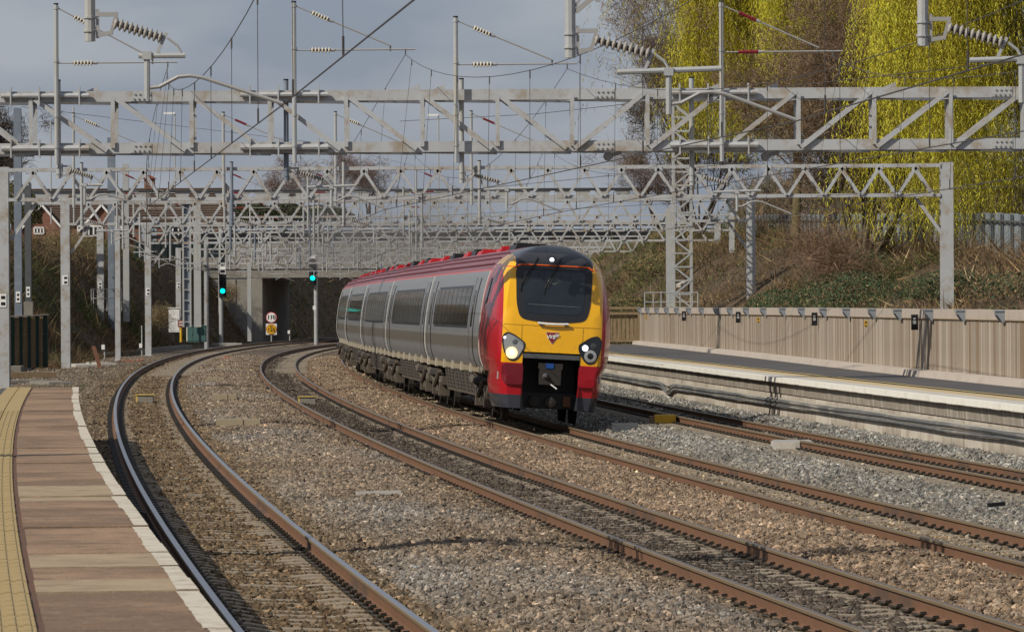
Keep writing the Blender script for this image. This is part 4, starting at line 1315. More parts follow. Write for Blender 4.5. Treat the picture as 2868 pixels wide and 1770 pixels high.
def drop_kit(g_, x, Y, ztop, zbot, reach, fine=True, r=.053, dark=False):
    """drop tube with insulated registration arm"""
    b = MB()
    b.tube([(x, Y, ztop), (x, Y, zbot)], r, 10)
    b.lathe((x, Y, ztop), (0, 0, 1), [(0, r + .002), (.03, r + .002)], 10, 1)
    for z in (zbot + .09, zbot + .22):
        b.lathe((x, Y, z), (0, 0, 1), [(0, r + .014), (.02, r + .014)], 10)
    b.build('drop_tube', [MAT['bluesteel'] if dark else MAT['steel'], MAT['black']], g_)
    b = MB()
    z0 = zbot + .16
    b.bar((x + .075, Y, z0 - .13), (x + .075, Y, z0 + .15), .03, .03); b.bar((x + .06, Y, z0 + .1), (x + .26, Y, z0 + .1), .04, .04); b.bar((x + .06, Y, z0 - .1), (x + .2, Y, z0 - .08), .04, .04)
    b.bar((x + .26, Y, z0 + .12), (x + .2, Y, z0 - .1), .05, .03)
    br = b.build('bracket', MAT['tube'], g_)
    k = .45 if reach < 2 else .85
    i0, i1 = Vector((x + .23, Y, z0 + .02)), Vector((x + .23 + .47 * (1 if reach < 2 else 1.15), Y, z0 - .13))
    b = MB(); insulator(b, i0, i1, 10, .062, .027)
    b.build('insulator', [MAT['greyins'], MAT['brownins']], br)
    zt = zbot - .14
    b = MB()
    b.bar(i1 + Vector((.04, 0, .05)), (i1.x - .05, Y, zt + .03), .03, .03)
    b.tube([i1 + Vector((.05, 0, -.0)), (i1.x + .14, Y, zt + .1), (i1.x + .18, Y, zt + .03)], .014, 5)
    xt0 = x + (.47 if reach < 2 else .45)
    xt1 = x + (.92 if reach < 2 else 1.46)
    b.tube([(xt0, Y, zt), (xt1, Y, zt + (.0 if reach < 2 else .03))], .027, 8)
    xd = x + (.55 if reach < 2 else .95)
    b.box((xd, Y, zt), (.09, .08, .075))
    b.tube([(xd, Y, zt), (xd, Y, zt - .41)], .029, 8)
    arm_ = b.build('registration_arm', MAT['steel'], g_)
    zr = zt - .31
    b = MB()
    pk = xd + .42
    path = [(xd + .03, Y, zr), (xd + .12, Y, zr + .01), (pk - .12, Y, zr + .105), (pk, Y, zr + .115), (pk + .12, Y, zr + .095), (x + reach, Y, zr - .16)]
    b.tube(path, .019, 7)
    b.build('steady_arm', MAT['tube'], g_)
    return (x + reach, Y, zr - .17)

def warren(g_, x0, x1, Y, zb, zt, pitch, dep=.45, ch=.10):
    """V-braced boom: chords front and back, zig-zag braces"""
    for nm, z in (('top_chord', zt), ('bottom_chord', zb)):
        for yy in (Y - dep / 2, Y + dep / 2):
            b = MB(); b.bar((x0, yy, z), (x1, yy, z), .09, ch); b.build(nm, MAT['paint'], g_)
    n = int((x1 - x0) / pitch)
    e = (x1 - x0 - n * pitch) / 2
    for yy in (Y - dep / 2 - .052, Y + dep / 2 + .052):
        for k in range(n):
            xa = x0 + e + k * pitch
            h = ch * .35
            for a, c in (((xa, zb + h), (xa + pitch / 2, zt - h)), ((xa + pitch / 2, zt - h), (xa + pitch, zb + h))):
                b = MB(); b.angle((a[0], yy, a[1]), (c[0], yy, c[1]), .010, .085, up=Vector((0, 1, 0))); b.build('brace', MAT['paint'], g_)
    for k in range(n):
        b = MB(); b.box((x0 + e + (k + .5) * pitch, Y - dep / 2 - .065, zt - .075), (.24, .012, .17)); b.build('gusset', MAT['paint'], g_)
    for yy in (Y,):
        b = MB()
        for k in range(n + 1):
            xa = x0 + e + k * pitch
            for z in (zb, zt): b.bar((xa, Y - dep / 2 + .05, z), (xa, Y + dep / 2 - .05, z), .05, .05)
        b.build('cross_tie', MAT['paint'], g_)
def portal_leg(g_, x, Y, z0, z1, w=.40, dep=.45, plate=None):
    b = MB(); b.hcol((x, Y, z0), (x, Y, z1), w, dep, .03)
    b.box((x, Y, z0 + .02), (w + .16, dep + .2, .05))
    leg = b.build('leg', MAT['paint'], g_)
    if plate:
        b = MB(); b.box((x, Y - dep / 2 - .012, plate), (w * .62, .015, .42)); pq = b.build('number_plate', MAT['white'], leg)
        for k in range(2):
            b = MB(); b.box((x + .02, Y - dep / 2 - .022, plate + .1 - .2 * k), (w * .34, .008, .10)); b.build('mark', MAT['black'], leg)

SUPPORT = []      # (Y) of portals that carry the wires
# nearest portal: its boom is above the picture, only its drop tubes hang into view
YN = 50.0
gn = thing('overhead_portal', (P(sY(YN), 0).x, YN, 0), 'nearest overhead line portal, only its hanging tubes with ribbed insulators in view', 'portal', 'overhead line portals')
xl, xr = P(sY(YN), -6.2).x, P(sY(YN), 18.0).x
warren(gn, xl, xr, YN, 7.1, 8.2, 1.2)
portal_leg(gn, xl, YN, .0, 8.25); portal_leg(gn, xr, YN, -.1, 8.25)
NEARW = []
for px, yb, rch in ((252, 117, 1.86), (1597, 163, 2.18), (2585, 130, 2.18), (3420, 135, 2.0)):
    q = W(px, yb, YN)
    NEARW.append(drop_kit(gn, q.x, YN, 8.3, q.z, rch))
# a stub arm on the second tube, just at the picture's top edge
q = W(1597, 20, YN)
b = MB(); b.bar((q.x + .05, YN, q.z - .05), (q.x + .26, YN, q.z + .12), .035, .05); b.bar((q.x + .05, YN, q.z), (q.x + .12, YN, q.z + .12), .03, .03); b.bar((q.x + .24, YN, q.z + .07), (q.x + .44, YN, q.z + .19), .06, .07)
b.build('bracket', MAT['tube'], gn)

# main portal across the picture: deep boom of heavy chords, posts and diagonals
Y1 = 110.0
g1 = thing('overhead_portal', (P(sY(Y1), 0).x, Y1, 0), 'big grey portal with a deep boom of heavy chords and diagonals across the whole picture', 'portal', 'overhead line portals')
zt1, zb1 = W(1434, 268, Y1).z, W(1434, 412, Y1).z
x0, x1 = -13.0, 17.5
DEP = 1.0
for yy, nm in ((Y1 - DEP / 2, 'front'), (Y1 + DEP / 2, 'rear')):
    for z in (zt1, zb1):
        b = MB()
        b.bar((x0, yy, z), (x1, yy, z), .02, .185)
        sgn = 1 if yy < Y1 else -1
        b.bar((x0, yy + sgn * .05, z - .103), (x1, yy + sgn * .05, z - .103), .12, .02)
        b.bar((x0, yy + sgn * .05, z + .103), (x1, yy + sgn * .05, z + .103), .12, .02)
        b.build('chord', MAT['paint'], g1)
pos = [88, 317, 536, 754, 967, 1179, 1389, 1597, 1807, 2018, 2228, 2439, 2653, 2865]
xs_ = [W(a, 350, Y1).x for a in pos]
pitch = xs_[8] - xs_[7]
while xs_[0] - pitch > x0: xs_.insert(0, xs_[0] - pitch)
while xs_[-1] + pitch < x1: xs_.append(xs_[-1] + pitch)
ctr = min(range(len(xs_)), key=lambda i: abs(xs_[i] - W(1597, 350, Y1).x))
for yy, o in ((Y1 - DEP / 2 - .02, 0), (Y1 + DEP / 2 + .02, .0)):
    up = Vector((0, 1, 0))
    for i, xx in enumerate(xs_):
        b = MB(); b.angle((xx, yy, zb1 + .0), (xx, yy, zt1 + .0), .012, .085, up=up); b.build('post', MAT['paint'], g1)
        if i + 1 < len(xs_):
            xn = xs_[i + 1]
            if i < ctr: a, c = (xx + .14, zt1 - .02), (xn - .06, zb1 - .02)
            else: a, c = (xx + .06, zb1 - .02), (xn - .04, zt1 + .06)
            b = MB(); b.angle((a[0], yy, a[1]), (c[0], yy, c[1]), .012, .095, up=up); b.build('diagonal', MAT['paint'], g1)
for z, nm in ((zt1, 'cross_brace'), (zb1, 'cross_brace')):
    for i, xx in enumerate(xs_[:-1]):
        b = MB(); b.angle((xx, Y1 - DEP / 2 + .03, z - .06), (xs_[i + 1], Y1 + DEP / 2 - .03, z - .06), .08, .012); b.build(nm, MAT['paint'], g1)
# bolted splice plates
for px in (400, 1690, 2800):
    for z in (zt1, zb1):
        xx = W(px, 300, Y1).x
        b = MB()
        b.box((xx, Y1 - DEP / 2 - .018, z), (.44, .012, .2))
        for k in range(4):
            for j in range(2):
                b.lathe((xx - .15 + k * .1 + .02 * (j), Y1 - DEP / 2 - .022, z - .05 + .1 * j), (0, -1, 0), [(0, .022), (.03, .02)], 6, 1)
        b.build('splice_plate', [MAT['paint'], MAT['steel']], g1)
# mast clamp rails on the face of the boom
def clamp_rail(px):
    xx = W(px, 350, Y1).x
    for z, r in ((zt1 + .02, .05), (zb1 - .0, .065)):
        b = MB(); b.tube([(xx - 1.1, Y1 - DEP / 2 - .09, z), (xx + .75, Y1 - DEP / 2 - .09, z)], r, 8)
        for k in (-.9, -.3, .55): b.bar((xx + k, Y1 - DEP / 2 - .09, z - .2), (xx + k, Y1 - DEP / 2 - .09, z + .19), .03, .13)
        b.build('clamp_rail', MAT['paint'], g1)
for px in (157, 823, 2020): clamp_rail(px)
YM = Y1 - DEP / 2 - .20
M1 = [(157, 14, 178, 'cream'), (823, 8, 142, 'cream'), (1276, 50, 182, 'cream'), (2020, 7, 147, 'red')]
CAT1 = []
for px, yt, yt2, st in M1:
    q, q2 = W(px, yt, YM), W(px, yt2, YM)
    mast_kit(g1, q.x, YM, zb1 - .35, q.z, q2.z, st)
    CAT1.append((q.x + 2.35, YM, q2.z - .1))
REG1 = []
for px, yb, rch in ((163, 500, 1.86), (800, 505, 2.1), (1293, 512, 2.1), (1940, 519, 2.1)):
    q = W(px, yb, YM)
    REG1.append(drop_kit(g1, q.x, Y1 - .3 if px > 300 else YM + .12, zt1 + .33, q.z, rch, dark=px == 800))
portal_leg(g1, x0, Y1, 0, zt1 + .15); portal_leg(g1, x1, Y1, 0, zt1 + .15)
for px in (270, 1170, 1240, 1790, 2170, 2010, 2500):
    xx = W(px, 260, Y1).x
    b = MB(); b.prism([(xx - .2, Y1 - .2, zt1 + .13), (xx + .06, Y1 - .2, zt1 + .13), (xx + .05, Y1 - .2, zt1 + .24)], (0, .02, 0)); b.build('gusset', MAT['paint'], g1)
# pulleys of cross-span wires under the boom
for px in (1700, 2140):
    q = W(px, 440, Y1)
    b = MB(); b.lathe((q.x, Y1 - .2, q.z), (.4, -1, .1), [(0, .03), (.0, .09), (.05, .10), (.1, .09), (.1, .03)], 12); b.bar((q.x, Y1 - .2, q.z), (q.x + .3, Y1 - .1, q.z + .1), .05, .09)
    b.build('pulley', MAT['tube'], g1)

# the line of V-braced portals beyond
FAR = [(165.0, 9, 2652, 470, 553, 'first of the V-braced portals beyond the big grey one, its legs at both picture edges'),
       (228.0, 184, 2103, 561, 622, 'second V-braced portal, its left leg beside the green timber screen'),
       (287.0, 415, 2010, 628, 676, 'third V-braced portal, above the train roof'),
       (345.0, 500, 1900, 694, 734, 'last V-braced portal, in front of the concrete bridge')]
EXTRA = [(257.0, 330, 2050, 605, 648, 'thin V-braced portal between the second and third ones, seen through their bracing'),
         (316.0, 578, 1960, 664, 706, 'thin V-braced portal just before the last one, above the signals'),
         (374.0, 617, 1850, 712, 748, 'thin V-braced portal hard against the bridge parapet')]
REGF, CATF = [], []
for Y, pl_, pr_, yt, yb, lab in FAR:
    xa, xb = W(pl_, 800, Y).x, W(pr_, 800, Y).x
    gg = thing('overhead_portal', ((xa + xb) / 2, Y, 0), lab, 'portal', 'overhead line portals')
    zt, zb = W(1434, yt, Y).z, W(1434, yb, Y).z
    w = .40 if Y < 250 else .34
    portal_leg(gg, xa, Y, -.25, zt + .1, w, plate=(W(pl_, {165.0: 842, 228.0: 785, 287.0: 818}.get(Y, 800), Y).z))
    portal_leg(gg, xb, Y, -.2 if Y < 200 else .3, zt + .1, w)
    warren(gg, xa + w / 2 + .01, xb - w / 2 - .01, Y, zb, zt, 1.17, ch=.11)
    kb = 1.25
    for sx, xx in ((1, xa + w / 2), (-1, xb - w / 2)):
        b = MB(); b.angle((xx, Y, zb - kb), (xx + sx * .85, Y, zb - .06), .012, .11, up=Vector((0, 1, 0))); b.build('knee_brace', MAT['paint'], gg)
    s = sY(Y)
    regs, cats = [], []
    for i in range(4):
        c = P(s, tu(i, s)).x
        zz = 7.55 if Y < 200 else 7.45 if Y < 300 else 7.0
        if True:
            mast_kit(gg, c - 2.3, Y - .4, zb - .25, zz + 1.05, zz, 'red' if i % 2 or Y > 200 else 'cream')
        cats.append((c + .05, Y - .4, zz - .1))
        regs.append(drop_kit(gg, c - 2.05, Y - .34, zt + .2, 5.0 if Y < 340 else 4.95, 2.05, dark=(i == 1)))
    REGF.append(regs); CATF.append(cats)

for Y, pl_, pr_, yt, yb, lab in EXTRA:
    xa, xb = W(pl_, 800, Y).x, W(pr_, 800, Y).x
    gg = thing('overhead_portal', ((xa + xb) / 2, Y, 0), lab, 'portal', 'overhead line portals')
    zt, zb = W(1434, yt, Y).z, W(1434, yb, Y).z
    portal_leg(gg, xa, Y, -.2, zt + .1, .26); portal_leg(gg, xb, Y, .4, zt + .1, .26)
    warren(gg, xa + .14, xb - .14, Y, zb, zt, .95, dep=.4, ch=.08)
    for i in range(4):
        c = P(sY(Y), tu(i, sY(Y))).x
        zz = (7.35, 7.2, 6.9)[EXTRA.index((Y, pl_, pr_, yt, yb, lab))]
        mast_kit(gg, c - 2.6, Y - .35, zb - .2, zz + .95, zz, 'red' if i % 2 else 'cream')
        drop_kit(gg, c - 2.3, Y - .3, zt + .25, 4.95, 2.2, dark=(i == 2))

# contact and catenary wires of each track
LBL = ['overhead wires above the near track', 'overhead wires above the second track', 'overhead wires above the train', 'overhead wires above the track by the far platform']
for i in range(4):
    sup = [(P(sY(22), tu(i, sY(22))).x, 22.0, 7.6)] + [CAT1[i]] + [c[i] for c in CATF]
    s_end = sY(382)
    sup.append((P(s_end, tu(i, s_end)).x, 382.0, 5.6))
    con = [(P(sY(12), tu(i, sY(12))).x, 12.0, 4.45), NEARW[i], REG1[i]] + [c[i] for c in REGF] + [(P(s_end, tu(i, s_end)).x, 382.0, 4.4)]
    t = thing('overhead_wire', sup[1], LBL[i], 'overhead wire', 'overhead wires')
    cx = np.array([c[0] for c in con]); cy = np.array([c[1] for c in con]); cz = np.array([c[2] for c in con])
    b = MB(); b.tube([tuple(c) for c in con], .0075, 5); b.build('contact_wire', MAT['wire'], t)
    cxy = lambda y: float(np.interp(y, cy, cx))
    for a, c in zip(sup[:-1], sup[1:]):
        a, c = Vector(a), Vector(c)
        sag = 1.9 if a.y < 30 else (1.55 if c.y - a.y > 45 else .8)
        def f(q):
            v_ = a + (c - a) * q - Vector((0, 0, sag * 4 * q * (1 - q)))
            off = (a.x - cxy(a.y)) * max(0, 1 - 2 * q) ** 3 + (c.x - cxy(c.y)) * max(0, 2 * q - 1) ** 3
            v_.x = cxy(v_.y) + off
            return v_
        b = MB(); b.tube([f(q) for q in np.linspace(0, 1, 25)], .0065, 5); b.build('catenary_wire', MAT['wire'], t)
        n = max(3, int((c.y - a.y) / 7.0))
        for k in range(n):
            q = (k + .6) / n
            p0 = f(q)
            if p0.y < 16: continue
            zc = float(np.interp(p0.y, cy, cz)); xc = float(np.interp(p0.y, cy, cx))
            if p0.z - zc < .1: continue
            b = MB(); b.tube([p0, (xc, p0.y, zc)], .0038, 4)
            b.tube([p0 + Vector((0, 0, .01)), p0 + Vector((0, 0, -.12))], .011, 5); b.tube([(xc, p0.y, zc), (xc, p0.y, zc + .16)], .011, 5)
            b.build('dropper', MAT['wire'], t)
# bare feeder wires
for lab, pts in (('bare feeder wire high along the left side of the line', [W(60, 300, 165), W(900, 402, 228), W(1180, 470, 345)]),
                 ('thin crossing wire above the big portal at right', [W(1120, 340, 150), W(1500, 320, 130), W(2868, 170, 95)]),
                 ('second thin crossing wire sloping down from the right edge', [W(640, 600, 165), W(1430, 520, 150), W(2868, 380, 118)]),
                 ('wire sloping from the right edge behind the V-braced portal', [W(560, 640, 228), W(1500, 590, 190), W(2868, 520, 150)])):
    t = tag(MB().tube(pts, .008, 5).build('feeder_wire', MAT['wire'], None, at=pts[0]), lab, 'wire', 'bare feeder wires')

# ------------------------------------------------------------------ other steelwork at the lineside
def steel_post(px, w, yt, yb, Z, lab, mat='bluesteel', dep=.3, plate=None, h=True):
    q0, q1 = W(px, yb, Z), W(px, yt, Z)
    if 290 < Z < 340: q0.z -= 1.4
    ww = w * Z / F
    t = thing('steel_post', q0, lab, 'post', 'tall lineside posts')
    b = MB()
    if h: b.hcol(q0, Vector((q0.x, q0.y, q1.z)), ww, dep, .025)
    else: b.tube([q0, (q0.x, q0.y, q1.z)], ww / 2, 12)
    b.build('column', MAT[mat], t)
    if Z < 250:
        b = MB(); b.box(q0 + Vector((0, 0, -.75)), (ww + .12, dep + .12, 1.6)); b.build('base', MAT['concrete'], t)
    if plate:
        z = W(px, plate, Z).z
        b = MB(); b.box((q0.x, q0.y - dep / 2 - .02, z), (ww * .6, .015, .5)); b.build('number_plate', MAT['white'], t)
        for k in range(2):
            b = MB(); b.box((q0.x, q0.y - dep / 2 - .03, z + .1 - .2 * k), (ww * .3, .006, .1)); b.build('mark', MAT['black'], t)
    return t
steel_post(52, 21, 303, 890, 236, 'tall blue-grey steel post between the two pale portal legs at left', plate=832)
steel_post(80, 18, 513, 848, 246, 'shorter dark steel post on a concrete block, behind the tall blue-grey one', mat='darksteel', plate=818)
steel_post(314, 21, 386, 870, 304, 'wide blue-grey post right of the railed post on the left bank')
steel_post(354, 17, 460, 836, 312, 'pale steel post with no plate, right of the wide blue-grey one on the left bank', mat='steel')
steel_post(282, 19, 640, 876, 303, 'pale steel post standing inside the small railing on the left bank', mat='paint', plate=800)
steel_post(699, 11, 735, 956, 362, 'slim grey post with a white box in front of the bridge wing wall', mat='steel')
steel_post(143, 4, 340, 560, 300, 'thin lamp column on the skyline left of the house', mat='steel', dep=.08, h=False)
steel_post(207, 5, 300, 560, 300, 'thin pale pole standing before the house roof', mat='steel', dep=.08, h=False)
# ladder columns that carry the open-web beam
for px, w, lab in ((524, 20, 'lattice ladder column by the teal cabinet'), (554, 20, 'plain grey column beside the lattice ladder column')):
    q0, q1 = W(px, 916, 300), W(px, 560, 300)
    t = thing('beam_column', q0, lab, 'column', 'columns of the open-web beam')
    hw = w * 300 / F / 2
    if px < 540:
        b = MB()
        for sg in (-1, 1): b.bar((q0.x + sg * hw, q0.y, q0.z), (q0.x + sg * hw, q0.y, q1.z), .1, .12)
        b.build('stile', MAT['steel'], t)
        for z in np.arange(q0.z + .3, q1.z, .62):
            b = MB(); b.bar((q0.x - hw, q0.y - .02, z), (q0.x + hw, q0.y - .02, z), .05, .05); b.build('rung', MAT['steel'], t)
        b = MB(); b.box((q0.x, q0.y + .12, (q0.z + q1.z) / 2), (hw * 1.7, .05, q1.z - q0.z)); b.build('backing', MAT['bluesteel'], t)
    else:
        b = MB(); b.hcol(q0, (q0.x, q0.y, q1.z), hw * 2, .3, .03); b.build('column', MAT['steel'], t)
# open-web beam with hexagonal holes
Zb = 300.0
pa, pb_ = W(62, 545, Zb), W(1880, 545, Zb)
zt, zb = W(1434, 530, Zb).z, W(1434, 565, Zb).z
t = thing('open_web_beam', ((pa.x + pb_.x) / 2, Zb, zb), 'long grey steel beam pierced by a row of hexagonal holes', 'beam')
b = MB()
b.bar((pa.x, Zb, zt + .02), (pb_.x, Zb, zt + .02), .3, .05, 1); b.bar((pa.x, Zb, zb - .02), (pb_.x, Zb, zb - .02), .3, .05, 0)
b.build('flange', [MAT['steel'], MAT['darksteel']], t)
hx = (zt - zb)
pitch = 1.16
x = pa.x
k = 0
while x < pb_.x - pitch:
    zc, r = (zt + zb) / 2, hx * .36
    hexa = [(x + pitch / 2 + r * .95 * math.cos(a), zc + r * 1.1 * math.sin(a)) for a in np.arange(0, 6.2, math.pi / 3)]
    rect = [(x + pitch, zc), (x + pitch, zt), (x + pitch / 2, zt), (x, zt), (x, zc), (x, zb), (x + pitch / 2, zb), (x + pitch, zb)]
    ring = [rect[0], rect[1], rect[3], rect[4], rect[5], rect[7]]
    b = MB()
    vs = [(a, Zb - .02, c) for a, c in hexa] + [(a, Zb - .02, c) for a, c in ring] + [(a, Zb + .02, c) for a, c in hexa] + [(a, Zb + .02, c) for a, c in ring]
    fs = []
    for i in range(6):
        j = (i + 1) % 6
        fs += [(i, i + 6, j + 6, j), (12 + j, 12 + j + 6, 12 + i + 6, 12 + i), (i, j, 12 + j, 12 + i)]
    b.add(vs, fs); b.build('web', MAT['steel'], t)
    x += pitch; k += 1
# lattice mast on the right slope, and the column beside it
q0, q1 = W(1912, 862, 226), W(1912, 292, 226)
t = thing('lattice_mast', q0, 'tall four-legged lattice mast on the right slope behind the platform fence', 'mast')
hw = .38
for sx in (-1, 1):
    for sy in (-1, 1):
        b = MB(); b.bar((q0.x + sx * hw, q0.y + sy * hw, q0.z - 1.2), (q0.x + sx * hw, q0.y + sy * hw, q1.z), .1, .1); b.build('leg', MAT['steel'], t)
n = 15
for sy in (-1, 1):
    for k in range(n):
        za, zc = q0.z + (q1.z - q0.z) * k / n, q0.z + (q1.z - q0.z) * (k + 1) / n
        sg = 1 if k % 2 else -1
        b = MB(); b.bar((q0.x - sg * hw, q0.y + sy * (hw + .056), za), (q0.x + sg * hw, q0.y + sy * (hw + .056), zc), .07, .01, up=Vector((0, 1, 0))); b.build('brace', MAT['steel'], t)
        b = MB(); b.bar((q0.x - hw, q0.y + sy * (hw + .07), za), (q0.x + hw, q0.y + sy * (hw + .07), za), .06, .01, up=Vector((0, 1, 0))); b.build('strut', MAT['steel'], t)
for sx in (-1, 1):
    for k in range(n):
        za, zc = q0.z + (q1.z - q0.z) * k / n, q0.z + (q1.z - q0.z) * (k + 1) / n
        b = MB(); b.bar((q0.x + sx * (hw + .056), q0.y - hw, za), (q0.x + sx * (hw + .056), q0.y + hw, zc), .07, .01, up=Vector((1, 0, 0))); b.build('brace', MAT['steel'], t)
steel_post(1876, 20, 585, 862, 226, 'grey steel column left of the lattice mast', mat='steel')
# handrail cage at the foot
def railing(name, pts, zs, lab, cat='railing', mat='steel', r=.025, group=None):
    t = thing(name, pts[0], lab, cat, group)
    for q in pts:
        b = MB(); b.tube([q, Vector(q) + Vector((0, 0, zs[-1]))], r, 6); b.build('post', MAT[mat], t)
    for z in zs:
        b = MB(); b.tube([Vector(q) + Vector((0, 0, z)) for q in pts], r, 6); b.build('rail', MAT[mat], t)
    return t
railing('railing', [W(x_, 872, 222) for x_ in (1806, 1830, 1852, 1875, 1905, 1935, 1955)], (.0, .4, .8), 'low grey railing around the foot of the lattice mast')
railing('railing', [W(x_, 872, 302) for x_ in (256, 262, 300, 341)], (.1, .75, 1.3), 'small grey railing around the pale post on the left bank')
# pipes and handrails climbing the right slope
for k, (a, c, lab, wd_) in enumerate(((W(1980, 778, 255), W(2095, 708, 268), 'white trough lid run climbing the right slope', .3), (W(2105, 735, 258), W(2235, 668, 272), 'second pale trough run, right of the portal leg', .2), (W(1900, 800, 250), W(1985, 765, 262), 'grey trough run beside the lattice mast', .22))):
    t = thing('cable_trough', a, lab, 'cable trough', 'troughs on the right slope')
    n = 9
    for j in range(n):
        p0, p1 = a + (c - a) * (j / n), a + (c - a) * ((j + .93) / n)
        b = MB(); b.bar(p0, p1, wd_, .16); b.build('trough_unit', MAT['coping'] if k < 3 else MAT['concrete'], t)

# green timber screen behind the platform end
sA, sB = W(14, 1035, 219), W(128, 1028, 221)
t = thing('timber_screen', sA, 'dark green steel screen filled with brown boards, between the pale portal legs', 'screen')
n = 6
H = 2.2
for k in range(n):
    q = sA + (sB - sA) * (k / (n - 1))
    b = MB(); b.box(q + Vector((0, -.05, H / 2)), (.13 if k < n - 1 else .2, .14, H)); b.build('post', MAT['dkgreen'], t)
for k in range(n - 1):
    for j in range(4):
        q = sA + (sB - sA) * ((k + .14 + .24 * j) / (n - 1))
        b = MB(); b.box(q + Vector((.0, .06, H / 2)), ((sB - sA).length / (n - 1) * .22, .03, H - .06)); b.build('board', MAT['brownwood'], t)
for z in (.72, 1.42):
    b = MB(); b.bar(sA + Vector((0, .03, z)), sB + Vector((0, .03, z)), .05, .06); b.build('rail', MAT['brownwood'], t)
b = MB(); b.bar(sA + Vector((-.05, 0, H + .03)), sB + Vector((.1, 0, H + .03)), .2, .05); b.build('cap', MAT['rail_cap'], t)

# signals
def signal(px, ylamp, ybase, Z, lab, boxtop):
    q = W(px, ylamp, Z); q0 = W(px - 5 if px < 700 else px + 9, ybase, Z)
    t = thing('signal', q0, lab, 'signal', 'colour-light signals')
    ax = q0.x
    b = MB(); b.tube([(ax, Z + .3, q0.z - .3), (ax, Z + .3, W(0, boxtop, Z).z)], .14, 12); b.build('post', MAT['steel'], t)
    b = MB(); b.box((q.x, Z, q.z + .32), (.50, .3, 1.55)); b.lathe((q.x, Z - .15, q.z + 1.1), (0, -1, 0), [(0, .25), (.02, .25)], 12); b.build('head', MAT['black'], t)
    for z in (0, .55):
        bb = MB()
        pts = [Vector((q.x + .2 * math.cos(a), Z - .16, q.z + z + .2 * math.sin(a))) for a in np.linspace(-.4, math.pi + .4, 9)]
        bb.sweep([[p_ for p_ in pts], [p_ + Vector((0, -.3, -.02)) for p_ in pts]]); bb.build('hood', MAT['black'], t)
    b = MB(); b.lathe((q.x, Z - .15, q.z), (0, -1, 0), [(0, .165), (.03, .16), (.05, .08), (.055, .01)], 16); b.build('green_lens', MAT['green'], t)
    b = MB(); b.lathe((q.x, Z - .15, q.z + .55), (0, -1, 0), [(0, .13), (.03, .12), (.05, .01)], 12); b.build('dark_lens', MAT['glass'], t)
    return t, q
MAT['green'] = emit('lit green lens', (.0, 1.0, .78, 1), 3.2)
t, q = signal(624, 815, 956, 362, 'colour-light signal showing green, left of the bridge opening', 640)
b = MB(); b.box((q.x, 361.8, q.z + 1.45), (.42, .04, .52)); b.build('white_plate', MAT['white'], t)
b = MB(); b.box((q.x, 361.77, q.z + 1.38), (.32, .02, .2)); b.build('black_label', MAT['black'], t)
b = MB(); b.box((q.x + .0, 362.1, q.z + 2.6), (.28, .25, 1.5)); b.build('cable_box', MAT['black'], t)
t, q = signal(876, 779, 962, 360, 'colour-light signal showing green, seen against the bridge beam', 742)
b = MB(); b.box((q.x, 359.8, q.z + 1.5), (.42, .04, .26)); b.build('white_plate', MAT['white'], t)
b = MB(); b.box((q.x + .1, 359.9, W(884, 862, 360).z), (.2, .1, .28)); b.build('white_box', MAT['white'], t)
# speed boards
q = W(760, 889, 384)
t = thing('speed_sign', W(760, 956, 384), 'round white 110 speed board over a yellow 125 board, at the bridge mouth', 'sign')
b = MB(); b.tube([W(760, 960, 384) + Vector((0, .06, -.2)), q + Vector((0, .06, 0))], .05, 8); b.build('post', MAT['steel'], t)
r = 15.5 * 384 / F
b = MB(); b.lathe(q + Vector((0, .02, 0)), (0, -1, 0), [(0, r), (.03, r)], 28); d1 = b.build('round_board', flat('red sign rim', (.45, .03, .04, 1)), t)
b = MB(); b.lathe(q, (0, -1, 0), [(0, r * .86), (.02, r * .86)], 28); b.build('face', MAT['white'], d1)
text_mesh('110', .42, MAT['black'], 'numerals', t, Matrix.Translation(q - org(t) + Vector((0, -.03, 0))) @ FACE, bold=.012)
q2 = W(760, 922, 384)
b = MB(); b.box(q2, (r * 1.95, .04, r * 2.0)); b.build('square_board', MAT['white'], t)
b = MB(); b.lathe(q2 + Vector((0, -.02, 0)), (0, -1, 0), [(0, r * .95), (.02, r * .95)], 28); d2 = b.build('yellow_disc', flat('red brown sign rim', (.35, .10, .01, 1)), t)
b = MB(); b.lathe(q2 + Vector((0, -.04, 0)), (0, -1, 0), [(0, r * .84), (.01, r * .84)], 28); b.build('face', flat('sign yellow', (.68, .36, .01, 1), .5, 0, .04), d2)
text_mesh('125', .38, MAT['black'], 'numerals', t, Matrix.Translation(q2 - org(t) + Vector((0, -.06, -.06))) @ FACE, bold=.010)
text_mesh('EPS', .15, MAT['black'], 'letters', t, Matrix.Translation(q2 - org(t) + Vector((0, -.06, .20))) @ FACE, bold=.003)

# lineside boxes
def cabinet(name, c, d, mat, lab, cat, doors=2, roof=.05):
    t = thing(name, c, lab, cat)
    b = MB(); b.box(Vector(c) + Vector((0, 0, d[2] / 2)), d); b.build('case', MAT[mat], t)
    for k in range(doors):
        w = d[0] / doors
        b = MB(); b.box(Vector(c) + Vector((-d[0] / 2 + w * (k + .5), -d[1] / 2 - .012, d[2] * .5)), (w * .9, .02, d[2] * .86)); b.build('door', MAT[mat], t)
        b = MB(); b.box(Vector(c) + Vector((-d[0] / 2 + w * (k + .85), -d[1] / 2 - .03, d[2] * .5)), (.03, .02, .12)); b.build('handle', MAT['darksteel'], t)
    b = MB(); b.box(Vector(c) + Vector((0, 0, d[2] + roof / 2)), (d[0] + .1, d[1] + .1, roof)); b.build('roof', MAT[mat], t)
    return t
cabinet('equipment_cabinet', W(551, 958, 310), (1.15, .7, .95), 'teal', 'low teal equipment cabinet at the foot of the left bank', 'cabinet', 3)
